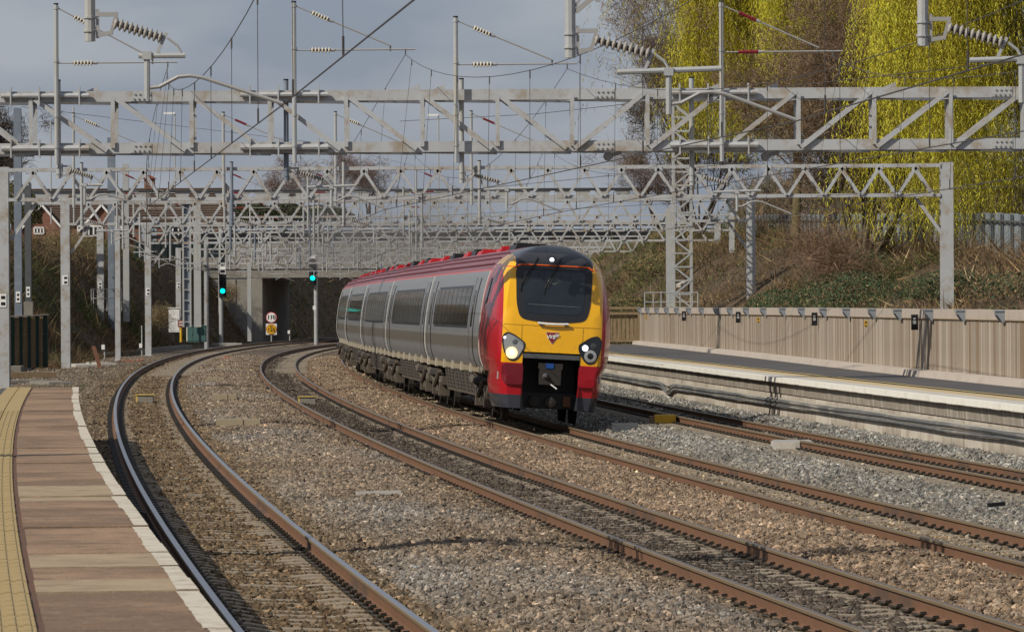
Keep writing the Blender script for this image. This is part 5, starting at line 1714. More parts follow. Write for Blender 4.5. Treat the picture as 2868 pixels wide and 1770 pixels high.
cabinet('equipment_cabinet', W(489, 930, 318), (.68, .6, 1.45), 'white', 'tall white lineside cabinet beside the teal one', 'cabinet', 1)
c = W(507, 958, 308)
t = thing('telephone_post', c, 'yellow post with a small red box, left of the teal cabinet', 'post')
b = MB(); b.tube([c, c + Vector((0, 0, .9))], .075, 8); b.build('post', MAT['yellow'], t)
b = MB(); b.box(c + Vector((0, 0, 1.1)), (.36, .2, .42)); b.build('box', flat('faded red box', (.25, .09, .07, 1)), t)
for z in (1.02, 1.18):
    b = MB(); b.box(c + Vector((.0, -.11, z)), (.2, .01, .05)); b.build('mark', MAT['white'], t)
c = W(523, 890, 309)
b = MB(); b.prism([c + Vector((dx * .4, 0, dz * .45)) for dx, dz in ((-.3, -.5), (.3, -.5), (.5, -.3), (.5, .3), (.3, .5), (-.3, .5), (-.5, .3), (-.5, -.3))], (0, .05, 0))
b.bar(c + Vector((0, .06, -.3)), c + Vector((0, .06, -1.4)), .06, .06)
tag(b.build('blank_board', flat('cream board', (.62, .60, .5, 1)), None, at=c), 'cream eight-sided board above the teal cabinet', 'sign')
for px, py, Z, lab in ((289, 972, 262, 'small white marker box by the left bank, near the leaning post'), (394, 968, 285, 'white marker on a tall thin stake left of the yellow post'), (809, 930, 372, 'small white lamp box on a stake in front of the bridge opening')):
    c = W(px, py, Z)
    t = thing('marker_post', c, lab, 'marker', 'white lineside markers')
    b = MB(); b.box(c, (.16, .14, .24)); b.build('box', MAT['white'], t)
    top = 1.1 if px == 394 else 0
    b = MB(); b.tube([c + Vector((.06, .1, -.62)), c + Vector((.06, .1, top))], .035, 6); b.build('stake', MAT['steel'], t)
c0, c1 = W(283, 1028, 226), W(262, 970, 227)
b = MB(); b.bar(c0 + Vector((0, 0, -.2)), c1, .16, .06)
tag(b.build('rusty_post', MAT['rust'], None, at=c0), 'rusty leaning iron post in the ballast at left', 'post')
c0 = W(249, 1048, 214)
b = MB(); b.tube([c0 + Vector((0, 0, -.1)), c0 + Vector((0, 0, .26))], .03, 5)
tag(b.build('iron_stake', MAT['rust'], None, at=c0), 'short iron stake in the ballast before the leaning post', 'stake')
# troughs, planks and slabs on the cess
t = thing('cable_trough', P(190, -4.6, 0), 'dark trough run along the foot of the left bank', 'cable trough')
for s in np.arange(178, 300, 2.5):
    b = MB(); b.bar(P(s, float(np.interp(s, [178, 230, 300], [-6.3, -5.6, -4.4])), -.12), P(s + 2.4, float(np.interp(s + 2.4, [178, 230, 300], [-6.3, -5.6, -4.4])), -.12), .45, .26); b.build('trough_unit', MAT['concrete'], t)
for k, (px, py, Z, w, d, h, mat, lab) in enumerate(((225, 1008, 232, 1.2, 3.5, .12, 'coping', 'pale concrete slab lying left of the leaning post'), (283, 1002, 238, .8, 2.8, .12, 'coping', 'pale slab just behind the leaning rusty post'), (145, 1058, 178, .9, 3.2, .1, 'concrete', 'concrete slab lying beyond the platform end'), (75, 1050, 196, 2.2, .5, .2, 'brownwood', 'dark timber baulk under the green screen'), (60, 1064, 182, 1.6, 1.2, .1, 'concrete', 'grey slab in the grass beyond the platform ramp'), (635, 955, 355, 1.6, 2.2, .2, 'coping', 'pale slab at the foot of the left green signal'))):
    c = W(px, py, Z); c.z = -.19 + h / 2
    b = MB(); b.box(c, (w, d, h), rz=.3)
    tag(b.build('concrete_slab', MAT[mat], None, at=c), lab, 'slab')
# blocks between the first two tracks, boxes on the sleepers
for px, py, w, h, lab in ((628, 1031, .55, .12, 'farthest concrete block between the first two tracks'), (604, 1064, .62, .10, 'concrete block between the first two tracks, second from the bridge'), (631, 1116, .66, .16, 'concrete block between the first two tracks, third from the bridge'), (669, 1187, .95, .13, 'nearest and longest concrete block between the first two tracks')):
    yy = py + (px - 1434) * PHI
    Z = F * (ZC + .12) / (yy - YH)
    c = W(px, py, Z); c.z = -.13
    b = MB(); b.box(c, (w, .5, h + .1)); b.box(c + Vector((w * .1, -.26, 0)), (.012, .02, h + .1))
    tag(b.build('concrete_block', flat('buff concrete block', (.30, .25, .17, 1), .9, 0, .12, 4), None, at=c), lab, 'block', 'concrete blocks between the tracks')
for px, py, w, lab in ((408, 1118, .42, 'grey track box with a yellow end, between the rails of the near track'), (862, 1110, .44, 'grey track box with a yellow end, between the rails of the second track')):
    yy = py + (px - 1434) * PHI
    Z = F * (ZC + .1) / (yy - YH)
    c = W(px, py, Z); c.z = -.07 if px < 500 else -.2
    t = thing('track_box', c, lab, 'track box', 'boxes between the rails')
    b = MB(); b.box(c, (w, .45, .22)); b.build('case', MAT['concrete'], t)
    b = MB(); b.box(c + Vector((-w / 2 - .02, -.0, .0)), (.05, .46, .2)); b.build('end_plate', MAT['yellowline'], t)
    b = MB(); b.box(c + Vector((0, -.24, .1)), (w + .12, .03, .03)); b.build('lip', MAT['yellowline'], t)
s = sY(101)
c = P(s, tu(3, s) - .0, -.13); c = W(1862, 1147, 113); c.z = -.08
t = thing('grease_box', c, 'bright yellow box between the rails of the far track', 'box')
b = MB(); b.box(c, (.46, .5, .20)); b.build('case', MAT['yellow'], t)
b = MB(); b.box(c + Vector((-.28, 0, -.01)), (.1, .45, .16)); b.build('end', MAT['brownwood'], t)
c = W(2218, 1272, 92.5); c.z = -.16
t = thing('pit_cover', c, 'pale concrete chamber with a grey lid, in the ballast left of the far track', 'chamber')
b = MB(); b.box(c, (.72, .55, .24)); b.build('chamber', MAT['coping'], t)
b = MB(); b.box(c + Vector((.0, 0, .13)), (.66, .5, .03)); b.build('lid', MAT['steel'], t)
b = MB(); b.box(c + Vector((.08, -.29, .02)), (.09, .04, .2)); b.build('strap', MAT['steel'], t)
c = W(1750, 1160, 110); c.z = -.2
tag(MB().box(c, (.55, .5, .2)).build('track_chamber', MAT['darksteel'], None, at=c), 'dark chamber in the shade right of the train nose', 'chamber')
c = W(2865, 1412, 66); c.z = -.16
c = W(2767, 1405, 66); c.z = -.17
tag(MB().bar(c, c + Vector((.22, .06, .02)), .06, .05).build('scrap_pad', MAT['black'], None, at=c), 'black scrap of rubber on the grey ballast at right', 'scrap')
c = W(1060, 1364, 70); c.z = -.12
tag(MB().bar(c + Vector((-.3, 0, 0)), c + Vector((.3, .1, .01)), .07, .05).build('timber_batten', MAT['coping'], None, at=c), 'pale batten lying in the ballast between the first two tracks', 'batten')
for k, (px, py, lab) in enumerate(((365, 1013, 'orange netting in the ballast left of the near track'), (635, 1006, 'orange netting strip by the farthest concrete block'))):
    Z = F * (ZC + .2) / (py + (px - 1434) * PHI - YH)
    c = W(px, py, Z); c.z = -.17
    b = MB()
    for j in range(7):
        b.bar(c + Vector((-.5 + j * .15, random.uniform(-.5, .5), .0)), c + Vector((-.4 + j * .17, random.uniform(-1, 1), random.uniform(.0, .1))), .05, .02)
    tag(b.build('plastic_netting', MAT['orange'], None, at=c), lab, 'netting')

# ------------------------------------------------------------------ road bridge
YB, YE = 389.0, 405.0
br = thing('road_bridge', (W(735, 955, YB).x, YB, -.3), 'pale concrete road bridge across the cutting', 'bridge')
xL, xR = W(735, 900, YB).x, 12.0
zs, zl, zp_ = W(800, 778, YB).z, W(800, 751, YB).z, W(800, 683, YB).z
xw = W(560, 700, YB).x
b = MB(); b.box(((xw + 30) / 2, (YB + YE) / 2, (zs + zl) / 2), (30 - xw, YE - YB, zl - zs)); b.build('deck_beam', MAT['concrete'], br)
b = MB(); b.box(((xw + 30) / 2, YB + .02, zl + .05), (30 - xw, .3, .08)); b.build('string_course', MAT['concrete'], br)
x = xw - 1.2
k = 0
while x < 26:
    b = MB(); b.box((x + 1.18, YB + .2, (zl + zp_) / 2 + .05), (2.34, .35, zp_ - zl - .1 + (.04 if k % 2 else 0))); b.build('parapet_panel', MAT['concrete'], br)
    x += 2.36; k += 1
b = MB(); b.box(((xL + xw) / 2 - 1.2, YB + .5, zs / 2 - .2), (abs(xL - xw) + 2.4, 1.0, zs + .2)); b.build('wing_wall', MAT['concrete'], br)
for k in range(6):
    xx = xw - 1.5 + k * .82
    b = MB(); b.box((xx, YB - .04, zs / 2 + 1.0), (.12, .10, zs - 2.2)); b.build('pilaster', MAT['concrete'], br)
b = MB(); b.prism([(xL - .95, YB + .02, -.4), (xL, YB + .02, -.4), (xL + 1.35, YE, -.4), (xL - .95, YE, -.4)], (0, 0, zs + .385)); b.build('abutment', MAT['concrete'], br)
b = MB(); b.box((13.6, (YB + YE) / 2, zs / 2 - .2), (3.0, YE - YB, zs + .2)); b.build('abutment', MAT['concrete'], br)
t = thing('bridge_railing', (-8, YB - .2, zp_), 'black pipe and railing along the top of the road bridge', 'railing')
z0, z1 = W(800, 683, YB).z, W(800, 636, YB).z
for z, h in ((z0 + .16, .22), (z0 + .55, .26), (z0 + .95, .10), (z1, .10)):
    b = MB(); b.bar((xw - 4.0, YB + .3, z), (16, YB + .3, z), .16, h); b.build('rail', MAT['black'], t)
for x in np.arange(xw - 4, 16, 1.6):
    b = MB(); b.box((x, YB + .32, (z0 + z1) / 2), (.12, .1, z1 - z0)); b.build('post', MAT['black'], t)
b = MB(); b.box(((xw + 12) / 2, YB + .5, z0 + .5), (12 - xw, .04, 1.0)); b.build('mesh_screen', MAT['darksteel'], t)
tag(MB().box(((xw - 40) / 2 - 10, 405, 6.2), (abs(-60 - xw), 14, .3)).build('road', MAT['asphalt'], None), kind='structure')

# ------------------------------------------------------------------ house above the left bank
Zh = 398.0
hA, hB = W(20, 690, Zh), W(640, 690, Zh)
hs = thing('house', ((hA.x + hB.x) / 2, Zh, 6.3), 'red brick house with a long brown roof and white windows above the left bank', 'house')
ze, zr = W(1434, 622, Zh).z + .15, W(1434, 512, Zh).z - .2
z0 = 6.0
b = MB(); b.box(((hA.x + hB.x) / 2, Zh + 3.5, (z0 + ze) / 2), (hB.x - hA.x - .6, 7, ze - z0)); b.build('wall', MAT['brick'], hs)
mroof = flat('brown roof tiles', (.085, .058, .045, 1), .9, 0, .18, 1.5, dirt=(.12, .09, .065, 1), dscale=.6, damt=.5, bump=.3, bscale=14)
b = MB()
b.add([(hA.x - .3, Zh - .4, ze), (hB.x + .3, Zh - .4, ze), (hB.x + .1, Zh + 3.5, zr), (hA.x + .3, Zh + 3.5, zr), (hA.x - .3, Zh + 7.4, ze), (hB.x + .3, Zh + 7.4, ze)], [(0, 1, 2, 3), (3, 2, 5, 4), (0, 3, 4), (1, 5, 2), (0, 4, 5, 1)])
rf = b.build('roof', mroof, hs)
for k in range(14):
    f = (k + .5) / 14
    b = MB(); b.bar((hA.x - .2, Zh - .42 + 3.9 * f, ze + (zr - ze) * f + .03), (hB.x + .2, Zh - .42 + 3.9 * f, ze + (zr - ze) * f + .03), .12, .03); b.build('tile_course', mroof, rf)
for px in (118, 285):                        # front gables with white bargeboards
    c = W(px, 690, Zh - 1.2)
    w, zt_ = 1.75, W(px, 575, Zh).z
    b = MB()
    b.box((c.x, Zh - .6, (z0 + ze) / 2 - .3), (2.9, 1.2, ze - z0 - .6)); b.prism([(c.x - 1.45, Zh - 1.2, ze - .62), (c.x + 1.45, Zh - 1.2, ze - .62), (c.x, Zh - 1.2, zt_ - .1)], (0, 1.2, 0)); b.build('gable', MAT['brick'], hs)
    b = MB(); b.prism([(c.x - w, Zh - 1.4, ze - .7), (c.x, Zh - 1.4, zt_), (c.x, Zh + 2.2, zt_), (c.x - w, Zh + 2.2, ze - .7)], (0, 0, .12)); b.prism([(c.x + w, Zh - 1.4, ze - .7), (c.x + w, Zh + 2.2, ze - .7), (c.x, Zh + 2.2, zt_), (c.x, Zh - 1.4, zt_)], (0, 0, .12)); b.build('gable_roof', mroof, hs)
    for sg in (-1, 1):
        b = MB(); b.bar((c.x + sg * w, Zh - 1.42, ze - .72), (c.x, Zh - 1.42, zt_), .05, .15, up=Vector((0, 0, 1))); b.build('bargeboard', MAT['white'], hs)
def window(px0, px1, py0, py1, y, n=3):
    a, c = W(px0, py1, y), W(px1, py0, y)
    b = MB()
    for z in (a.z, c.z): b.box(((a.x + c.x) / 2, y, z), (c.x - a.x, .1, .11))
    for k in range(n + 1): b.box((a.x + (c.x - a.x) * k / n, y, (a.z + c.z) / 2), (.1, .1, c.z - a.z))
    f = b.build('window', MAT['white'], hs)
    b = MB(); b.box(((a.x + c.x) / 2, y + .04, (a.z + c.z) / 2), (c.x - a.x, .02, c.z - a.z)); b.build('pane', MAT['glass'], f)
window(96, 122, 638, 655, Zh - 1.25); window(128, 168, 630, 655, Zh - .1, 4); window(218, 264, 634, 662, Zh - 1.25, 3); window(262, 286, 634, 660, Zh - 1.3, 2); window(326, 344, 634, 660, Zh - .1, 2); window(468, 500, 636, 662, Zh - .1, 2)
ch = W(418, 512, Zh + 3)
b = MB(); b.box((ch.x, Zh + 3.5, ch.z - .1), (.8, .7, .8)); cc = b.build('chimney', MAT['brick'], rf)
b = MB(); b.prism([(ch.x - .55, Zh + 3.0, ch.z + .3), (ch.x + .55, Zh + 3.0, ch.z + .3), (ch.x, Zh + 3.0, ch.z + .6)], (0, 1.2, 0)); b.build('chimney_roof', flat('red tile', (.25, .07, .04, 1), .9), rf)
# bend sign on the bridge approach
a, c = W(397, 676, 394), W(438, 632, 394)
t = thing('bend_sign', W(418, 690, 394), 'grey-white bend marker board with dark chevrons in front of the brick house', 'sign')
b = MB(); b.box(((a.x + c.x) / 2, 394, (a.z + c.z) / 2), (c.x - a.x, .05, c.z - a.z)); b.build('board', flat('grey board', (.30, .34, .40, 1)), t)
for z in (.28, -.28):
    for k in (0,):
        x_ = (a.x + c.x) / 2 + .28; zc = (a.z + c.z) / 2 + z
        b = MB(); b.bar((x_ - .12, 393.96, zc + .2), (x_ + .1, 393.96, zc), .03, .06, up=Vector((0, 1, 0))); b.bar((x_ + .1, 393.96, zc), (x_ - .12, 393.96, zc - .2), .03, .06, up=Vector((0, 1, 0))); b.build('chevron', MAT['black'], t)
for x_ in (a.x + .1, c.x - .1):
    b = MB(); b.tube([(x_, 394.06, 6.0), (x_, 394.06, c.z)], .05, 6); b.build('post', MAT['steel'], t)
# dark green fence on the crest of the left bank
t = thing('mesh_fence', W(470, 700, 352), 'dark green close-mesh fence on the crest of the left bank', 'fence')
for k in range(14):
    p0, p1 = W(380 + k * 18, 715, 352 + k), W(380 + (k + 1) * 18, 715, 353 + k)
    b = MB(); b.bar(p0 + Vector((.02, 0, .35)), p1 + Vector((-.02, 0, .35)), .03, 1.0); b.build('panel', MAT['dkgreen'], t)
    b = MB(); b.tube([p0 + Vector((0, -.03, -.3)), p0 + Vector((0, -.03, .95))], .04, 6); b.build('post', MAT['dkgreen'], t)
# street lamps on the skyline
for px, py, yb, lab in ((490, 320, 600, 'street lamp on the skyline above the house roof'), (1228, 325, 600, 'street lamp on the skyline above the middle of the bridge')):
    q, q0 = W(px, py, 420), W(px, yb + 40, 420)
    t = thing('street_lamp', q0, lab, 'street lamp', 'street lamps on the skyline')
    b = MB(); b.tube([q0, q], .06, 6); b.build('column', MAT['steel'], t)
    b = MB(); b.box(q + Vector((-.45, 0, .06)), (.9, .25, .16)); b.build('lantern', MAT['white'], t)
# grey sheet fence behind the trees on the right bank
t = thing('sheet_fence', P(150, 30.2, 4), 'tall grey corrugated sheet fence behind the trees on the right bank', 'fence')
s = 118.0
k = 0
MAT['sheet'] = flat('grey sheet', (.215, .25, .275, 1), .6, .0, .12, 1.2, dirt=(.18, .2, .2, 1), dscale=.6, damt=.7, stretch=(3, 3, .3))
while s < 262:
    z = float(HR(s)) - .1
    q = P(s, 30.3 + .03 * (k % 2), z + .85)
    b = MB(); b.box(q, (.03, .55, 1.85 + .03 * math.sin(k)), rz=-head(s)); b.build('sheet', MAT['sheet'], t)
    if k % 4 == 0:
        b = MB(); b.box(P(s - .29, 30.22, z + .85), (.08, .05, 1.8), rz=-head(s)); b.build('post', MAT['darksteel'], t)
    s += .58; k += 1
for zo in (1.5,):
    b = MB(); b.tube([P(s_, 30.2, float(HR(s_)) - .1 + zo) for s_ in np.arange(118, 262, 4)], .04, 5); b.build('rail', MAT['darksteel'], t)

# ------------------------------------------------------------------ plants
def ribbons(p, d, L, w, rng, droop=0.0):
    """tapered blades: p (n,3) feet, d (n,3) directions, L lengths, w widths -> (n,3,3)"""
    d = d / np.maximum(np.linalg.norm(d, axis=1, keepdims=True), 1e-6)
    r = rng.normal(0, 1, p.shape)
    a = np.cross(d, r); a /= np.maximum(np.linalg.norm(a, axis=1, keepdims=True), 1e-6)
    tip = p + d * L[:, None]; tip[:, 2] -= droop * L
    return np.stack([p - a * w[:, None] / 2, p + a * w[:, None] / 2, tip], 1)
def palette(n, cols, rng, var=.25):
    c = np.array(cols)[rng.integers(0, len(cols), n)]
    return np.clip(c * rng.lognormal(0, var, n)[:, None], .004, .8)
def wood(base, H, rng, nlimb=6, spread=.5, levels=3, r0=.14, up=.4, wob=.18, lean=(0, 0), stem=.3, nchild=(3, 6), shrink=.55):
    """skeleton: returns thick pieces (list of paths and radii) and the fine ends (pos, dir, len)"""
    paths, ends = [], []
    def grow(p, d, L, r, lev):
        n = 5
        pts, rr = [Vector(p)], [r]
        d = Vector(d).normalized()
        for k in range(n):
            d = (d + Vector((rng.normal(0, wob), rng.normal(0, wob), rng.normal(0, wob * .6) + up * .06))).normalized()
            pts.append(pts[-1] + d * L / n); rr.append(max(.006, r * (1 - .75 * (k + 1) / n)))
        paths.append((pts, rr))
        if lev == 0:
            for k in range(1, n + 1): ends.append((pts[k], d, L))
            return
        for k in range(rng.integers(*nchild) + (2 if lev == levels else 0)):
            i = rng.integers(2 if lev == levels else 1, n + 1)
            q = pts[i]
            dd = (d * .6 + Vector((rng.normal(0, spread), rng.normal(0, spread), rng.normal(up * .5, spread * .6)))).normalized()
            grow(q, dd, L * shrink * rng.uniform(.75, 1.2), rr[i] * .6, lev - 1)
    b = Vector(base)
    for k in range(nlimb):
        a = rng.uniform(0, 6.28)
        d = Vector((math.cos(a) * spread * .9 + lean[0], math.sin(a) * spread * .9 + lean[1], 1.0))
        grow(b + Vector((rng.normal(0, stem * .3), rng.normal(0, stem * .3), 0)), d, H * .55 * rng.uniform(.8, 1.15), r0 * rng.uniform(.6, 1), levels)
    return paths, ends
def tree_thing(name, base, label, cat, paths, barkcol, soup=None, tint=None, leafmat='grass', group=None, minr=.012):
    t = thing(name, base, label, cat, group)
    b = MB()
    for pts, rr in paths:
        if rr[0] >= minr: b.tube(pts, rr, 5 if rr[0] > .05 else 3, cap=False)
    b.build('trunk', flat('bark of ' + name, barkcol, .95, 0, .3, 3, bump=.4, bscale=14), t, smooth=True)
    if soup is not None:
        o = Vector(base)
        tri_soup('crown', soup - np.array(o), tint, MAT[leafmat], soup.shape[1], t, kind=None)
    return t
def end_twigs(ends, per, L, w, rng, droop=0, jit=.8, drift=.25):
    p = np.array([e[0] for e in ends]); d = np.array([e[1] for e in ends])
    p = np.repeat(p, per, 0); d = np.repeat(d, per, 0)
    n = len(p)
    p = p + rng.normal(0, drift, p.shape)
    d = d + rng.normal(0, jit, d.shape)
    return ribbons(p, d, rng.uniform(.4, 1.2, n) * L, rng.uniform(.6, 1.3, n) * w, rng, droop)

rng = np.random.default_rng(5)
# scrub on both banks
def bank_scrub(name, sr, ur, fn, n, cols, hgt, wid, seed, green=None, thin=None):
    r = np.random.default_rng(seed)
    s = r.uniform(*sr, n); u = r.uniform(*ur, n)
    cl = snoise(u * .6, s * .45, seed + 1)
    keep = r.random(n) < np.clip(.55 + .5 * cl, .12, 1)
    s, u, cl = s[keep], u[keep], cl[keep]
    n = len(s)
    p = Pn(s, u, fn(u, s) - .03)
    h = hgt * r.lognormal(0, .45, n) * (.6 + .7 * np.clip(cl + .4, 0, 1.3))
    p[:, 2] += r.uniform(0, .5, n) * h
    d = np.stack([r.normal(0, .75, n), r.normal(0, .75, n), np.abs(r.normal(.7, .45, n))], -1)
    V = ribbons(p, d, h, wid * r.lognormal(0, .3, n), r)
    t = palette(n, cols, r, .32)
    k = snoise(u * .35, s * .18, seed + 2)
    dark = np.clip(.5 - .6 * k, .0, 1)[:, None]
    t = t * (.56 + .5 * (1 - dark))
    if green is not None:
        g_ = np.clip(snoise(u * .5, s * .25, seed + 3) * 1.3 + .12, 0, 1)
        gm = r.random(n) < g_ * .8
        t[gm] = palette(int(gm.sum()), green, r, .3)
    return tag(tri_soup(name, V, t, MAT['grass']), kind='stuff')
BROWN = [(.26, .17, .094), (.33, .23, .125), (.18, .122, .073), (.40, .30, .17), (.135, .095, .063), (.21, .165, .083), (.30, .18, .094)]
GREEN = [(.10, .125, .04), (.14, .155, .055), (.07, .095, .035), (.17, .17, .065)]
bank_scrub('right_bank_scrub', (60, 300), (19.6, 33), bankR, 190000, BROWN, .34, .032, 31, GREEN)
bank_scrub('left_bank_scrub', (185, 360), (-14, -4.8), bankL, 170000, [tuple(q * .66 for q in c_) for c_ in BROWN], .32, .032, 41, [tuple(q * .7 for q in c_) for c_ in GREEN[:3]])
bank_scrub('fence_foot_scrub', (118, 262), (28.6, 30.1), bankR, 12000, BROWN, .95, .03, 36, GREEN)
bank_scrub('far_bank_scrub', (373, 560), (-13, -4.8), bankL, 22000, BROWN, .5, .09, 51, GREEN[:3])
# ivy and bramble mound, in the right bank's middle
def leaf_soup(centres, radii, n, size, cols, r, shell=.55):
    k = r.integers(0, len(centres), n)
    c, rad = np.array(centres)[k], np.array(radii)[k]
    d = r.normal(0, 1, (n, 3)); d /= np.linalg.norm(d, axis=1, keepdims=True)
    d[:, 2] = np.abs(d[:, 2]) * 1.0 - .15
    rr = (shell + (1 - shell) * r.random(n) ** .5)[:, None]
    p = c + d * rad * rr
    a = d + r.normal(0, .6, d.shape); a /= np.linalg.norm(a, axis=1, keepdims=True)
    x = np.cross(a, r.normal(0, 1, a.shape)); x /= np.linalg.norm(x, axis=1, keepdims=True)
    y = np.cross(a, x)
    s = (size * r.lognormal(0, .3, n))[:, None]
    V = np.stack([p - x * s, p - y * s * .55, p + x * s, p + y * s * .55], 1)
    return V, palette(n, cols, r, .3)
IVY = [(.045, .085, .035), (.06, .105, .05), (.08, .12, .06), (.14, .16, .075), (.035, .06, .03), (.18, .13, .075), (.22, .155, .09)]
def bush(name, cpts, label, cat, n, size, cols, seed, stems=True, group=None):
    r = np.random.default_rng(seed)
    c = [q[0] for q in cpts]; ra = [q[1] for q in cpts]
    V, t = leaf_soup(c, ra, n, size, cols, r)
    base = Vector(c[0]) - Vector((0, 0, ra[0][2] * .6))
    th_ = thing(name, base, label, cat, group)
    b = MB()
    for cc, rr in zip(c, ra):
        for k in range(7):
            d = r.normal(0, .6, 3)
            b.tube([tuple(np.array(cc) - (0, 0, rr[2] * .8)), tuple(np.array(cc) + d * np.array(rr) * .5), tuple(np.array(cc) + d * np.array(rr) * .9 + (0, 0, .2))], [.03, .02, .008], 3, cap=False)
    b.build('stems', flat('stems of ' + name, (.09, .06, .04, 1), .95), th_)
    tri_soup('foliage', V - np.array(base), t, MAT['leaf'], 4, th_, kind=None)
    return th_
def onbank(s, u, dz=0): q = P(s, u); q.z = float(bankR(np.array([u]), np.array([s]))[0]) + dz; return tuple(q)
def onbankL(s, u, dz=0): q = P(s, u); q.z = float(bankL(np.array([u]), np.array([s]))[0]) + dz; return tuple(q)
bush('ivy_bush', [(onbank(148, 25.5, .3), (2.4, 8, 1.5)), (onbank(140, 24.0, .2), (1.8, 7, 1.1)), (onbank(158, 26.8, .3), (2.2, 7, 1.5)), (onbank(130, 26.5, .1), (1.8, 6, 1.0)), (onbank(156, 23.4, .1), (1.6, 7, 1.0)), (onbank(168, 25.0, .1), (1.6, 6, 1.0))], 'sprawling dark green ivy and bramble below the brown thorn tree', 'bush', 56000, .04, IVY, 61)
bush('bramble_bush', [(onbank(118, 26.6, .1), (1.5, 4, .8)), (onbank(112, 25.2, .0), (1.2, 4, .6))], 'dark bramble heap under the hanging willow strands at right', 'bush', 9000, .045, IVY + [(.2, .14, .08)] * 5, 62)
bush('scrub_bush', [(onbank(112, 23.2, .0), (1.2, 5, .45)), (onbank(104, 24.6, .0), (1.2, 4, .4))], 'low bright green weeds on the bank behind the fence at the right edge', 'bush', 5000, .05, [(.10, .15, .04), (.07, .11, .03), (.14, .15, .06)], 63)
bush('olive_bush', [(onbank(235, 24.6, .2), (2.2, 9, 1.0)), (onbank(255, 26.5, .2), (2.0, 8, 1.1)), (onbank(225, 22.5, .0), (1.6, 8, .7))], 'olive green bushes on the slope above the train nose', 'bush', 22000, .055, [(.11, .12, .045), (.15, .145, .06), (.19, .135, .07), (.08, .095, .04), (.24, .17, .09)], 64)
bush('hedge', [(W(34, 610, 305), (1.8, 3, 2.6)), (W(20, 760, 300), (1.6, 3, 2.6))], 'tall olive hedge at the left edge of the picture behind the pale portal leg', 'hedge', 14000, .07, [(.10, .10, .045), (.16, .145, .06), (.15, .11, .06), (.07, .085, .035)], 65)
bush('evergreen_bush', [(W(700, 612, 430), (2.6, 4, 1.6)), (W(800, 610, 432), (2.4, 4, 1.5)), (W(900, 612, 436), (3, 4, 1.3))], 'dark green bushes beyond the bridge railing', 'bush', 6000, .13, [(.03, .045, .018), (.05, .06, .025), (.07, .065, .03)], 66)

# bare thorn tree in front of the sheet fence
def make_thorn():
    r = np.random.default_rng(71)
    base = Vector(onbank(163, 27.6))
    pa, en = wood(base, 14.0, r, 12, .30, 3, .13, .35, .16, nchild=(4, 7), shrink=.52)
    print('thorn ends', len(en))
    V = end_twigs(en, 6, .8, .024, r, droop=.05, jit=.7, drift=.3)
    t = palette(len(V), [(.19, .125, .085), (.24, .16, .105), (.14, .10, .07), (.28, .20, .13)], r, .25)
    tree_thing('thorn_tree', base, 'brown leafless thorn tree with a dense mass of twigs between the two yellow willows', 'tree', pa, (.14, .115, .07, 1), V, t)
    base = Vector(onbank(150, 25.2))
    pa, en = wood(base, 4.6, r, 6, .75, 2, .06, .15, .2, nchild=(4, 7))
    V = end_twigs(en, 5, .8, .018, r, jit=.7, drift=.3)
    t = palette(len(V), [(.22, .145, .10), (.28, .18, .12), (.17, .12, .085)], r, .25)
    tree_thing('thorn_shrub', base, 'low spreading leafless shrub at the foot of the brown thorn tree', 'shrub', pa, (.12, .10, .065, 1), V, t)
make_thorn()
def bare_tree(px, py, Z, H, lab, seed, col, per=7, L=.8, w=.03, spread=.4, nl=5, base_z=None):
    r = np.random.default_rng(seed)
    base = W(px, py, Z)
    pa, en = wood(base, H, r, nl, spread, 3, .10, .45, .14, nchild=(3, 5), shrink=.55)
    V = end_twigs(en, per, L, w, r, droop=.15, jit=.6, drift=.25)
    t = palette(len(V), col, r, .25)
    tree_thing('bare_tree', base, lab, 'tree', pa, (.10, .075, .055, 1), V, t, group='bare trees on the skyline', minr=.03)
RB = [(.21, .15, .125), (.17, .125, .105), (.25, .185, .155)]
bare_tree(1925, 660, 292, 19.0, 'reddish bare birch with drooping twigs left of the left willow', 81, RB, 9, .85, .028, .18, 8)
bare_tree(1960, 655, 262, 10.0, 'smaller bare tree in front of the birch, beside the lattice mast', 82, [(.12, .09, .06), (.10, .08, .05), (.15, .11, .07)], 8, .7, .03, .45, 6)
bare_tree(1840, 640, 300, 6.0, 'low bare tree with thin pale twigs left of the birch', 86, RB, 5, .7, .024, .6, 4)
bare_tree(940, 600, 460, 6.5, 'small bare tree on the skyline above the second carriage', 83, RB, 2, .8, .04, .5, 5)
bare_tree(1030, 600, 470, 6.0, 'bare tree on the skyline right of its smaller neighbour', 84, RB, 2, .8, .04, .5, 5)
bare_tree(800, 600, 475, 5.0, 'faint bare tree on the skyline above the left green signal', 87, RB, 2, .8, .04, .5, 5)
bare_tree(-10, 560, 380, 8.0, 'bare tree at the left edge above the brown roof', 85, [(.07, .055, .045), (.09, .07, .05)], 7, .8, .04, .5, 6)
def bare_shrub(px, py, Z, H, lab, seed):
    r = np.random.default_rng(seed)
    base = W(px, py, Z)
    pa, en = wood(base, H, r, 6, .5, 2, .04, .3, .15, nchild=(3, 6))
    V = end_twigs(en, 2, .5, .02, r, jit=.5)
    t = palette(len(V), [(.27, .21, .11), (.20, .15, .08), (.32, .25, .15)], r, .25)
    tree_thing('bare_shrub', base, lab, 'shrub', pa, (.14, .11, .07, 1), V, t, group='bare shrubs on the left bank')
bare_shrub(150, 735, 300, 2.0, 'bare yellowish shrub in front of the house, left of the second portal leg', 91)
bare_shrub(225, 735, 300, 1.6, 'bare shrub on the crest of the left bank, right of the second portal leg', 92)
bare_shrub(452, 915, 318, 1.1, 'pale leafy shrub beside the white cabinet', 93)
bare_shrub(640, 850, 380, 1.3, 'dark shrub hard against the bridge wing wall', 94)

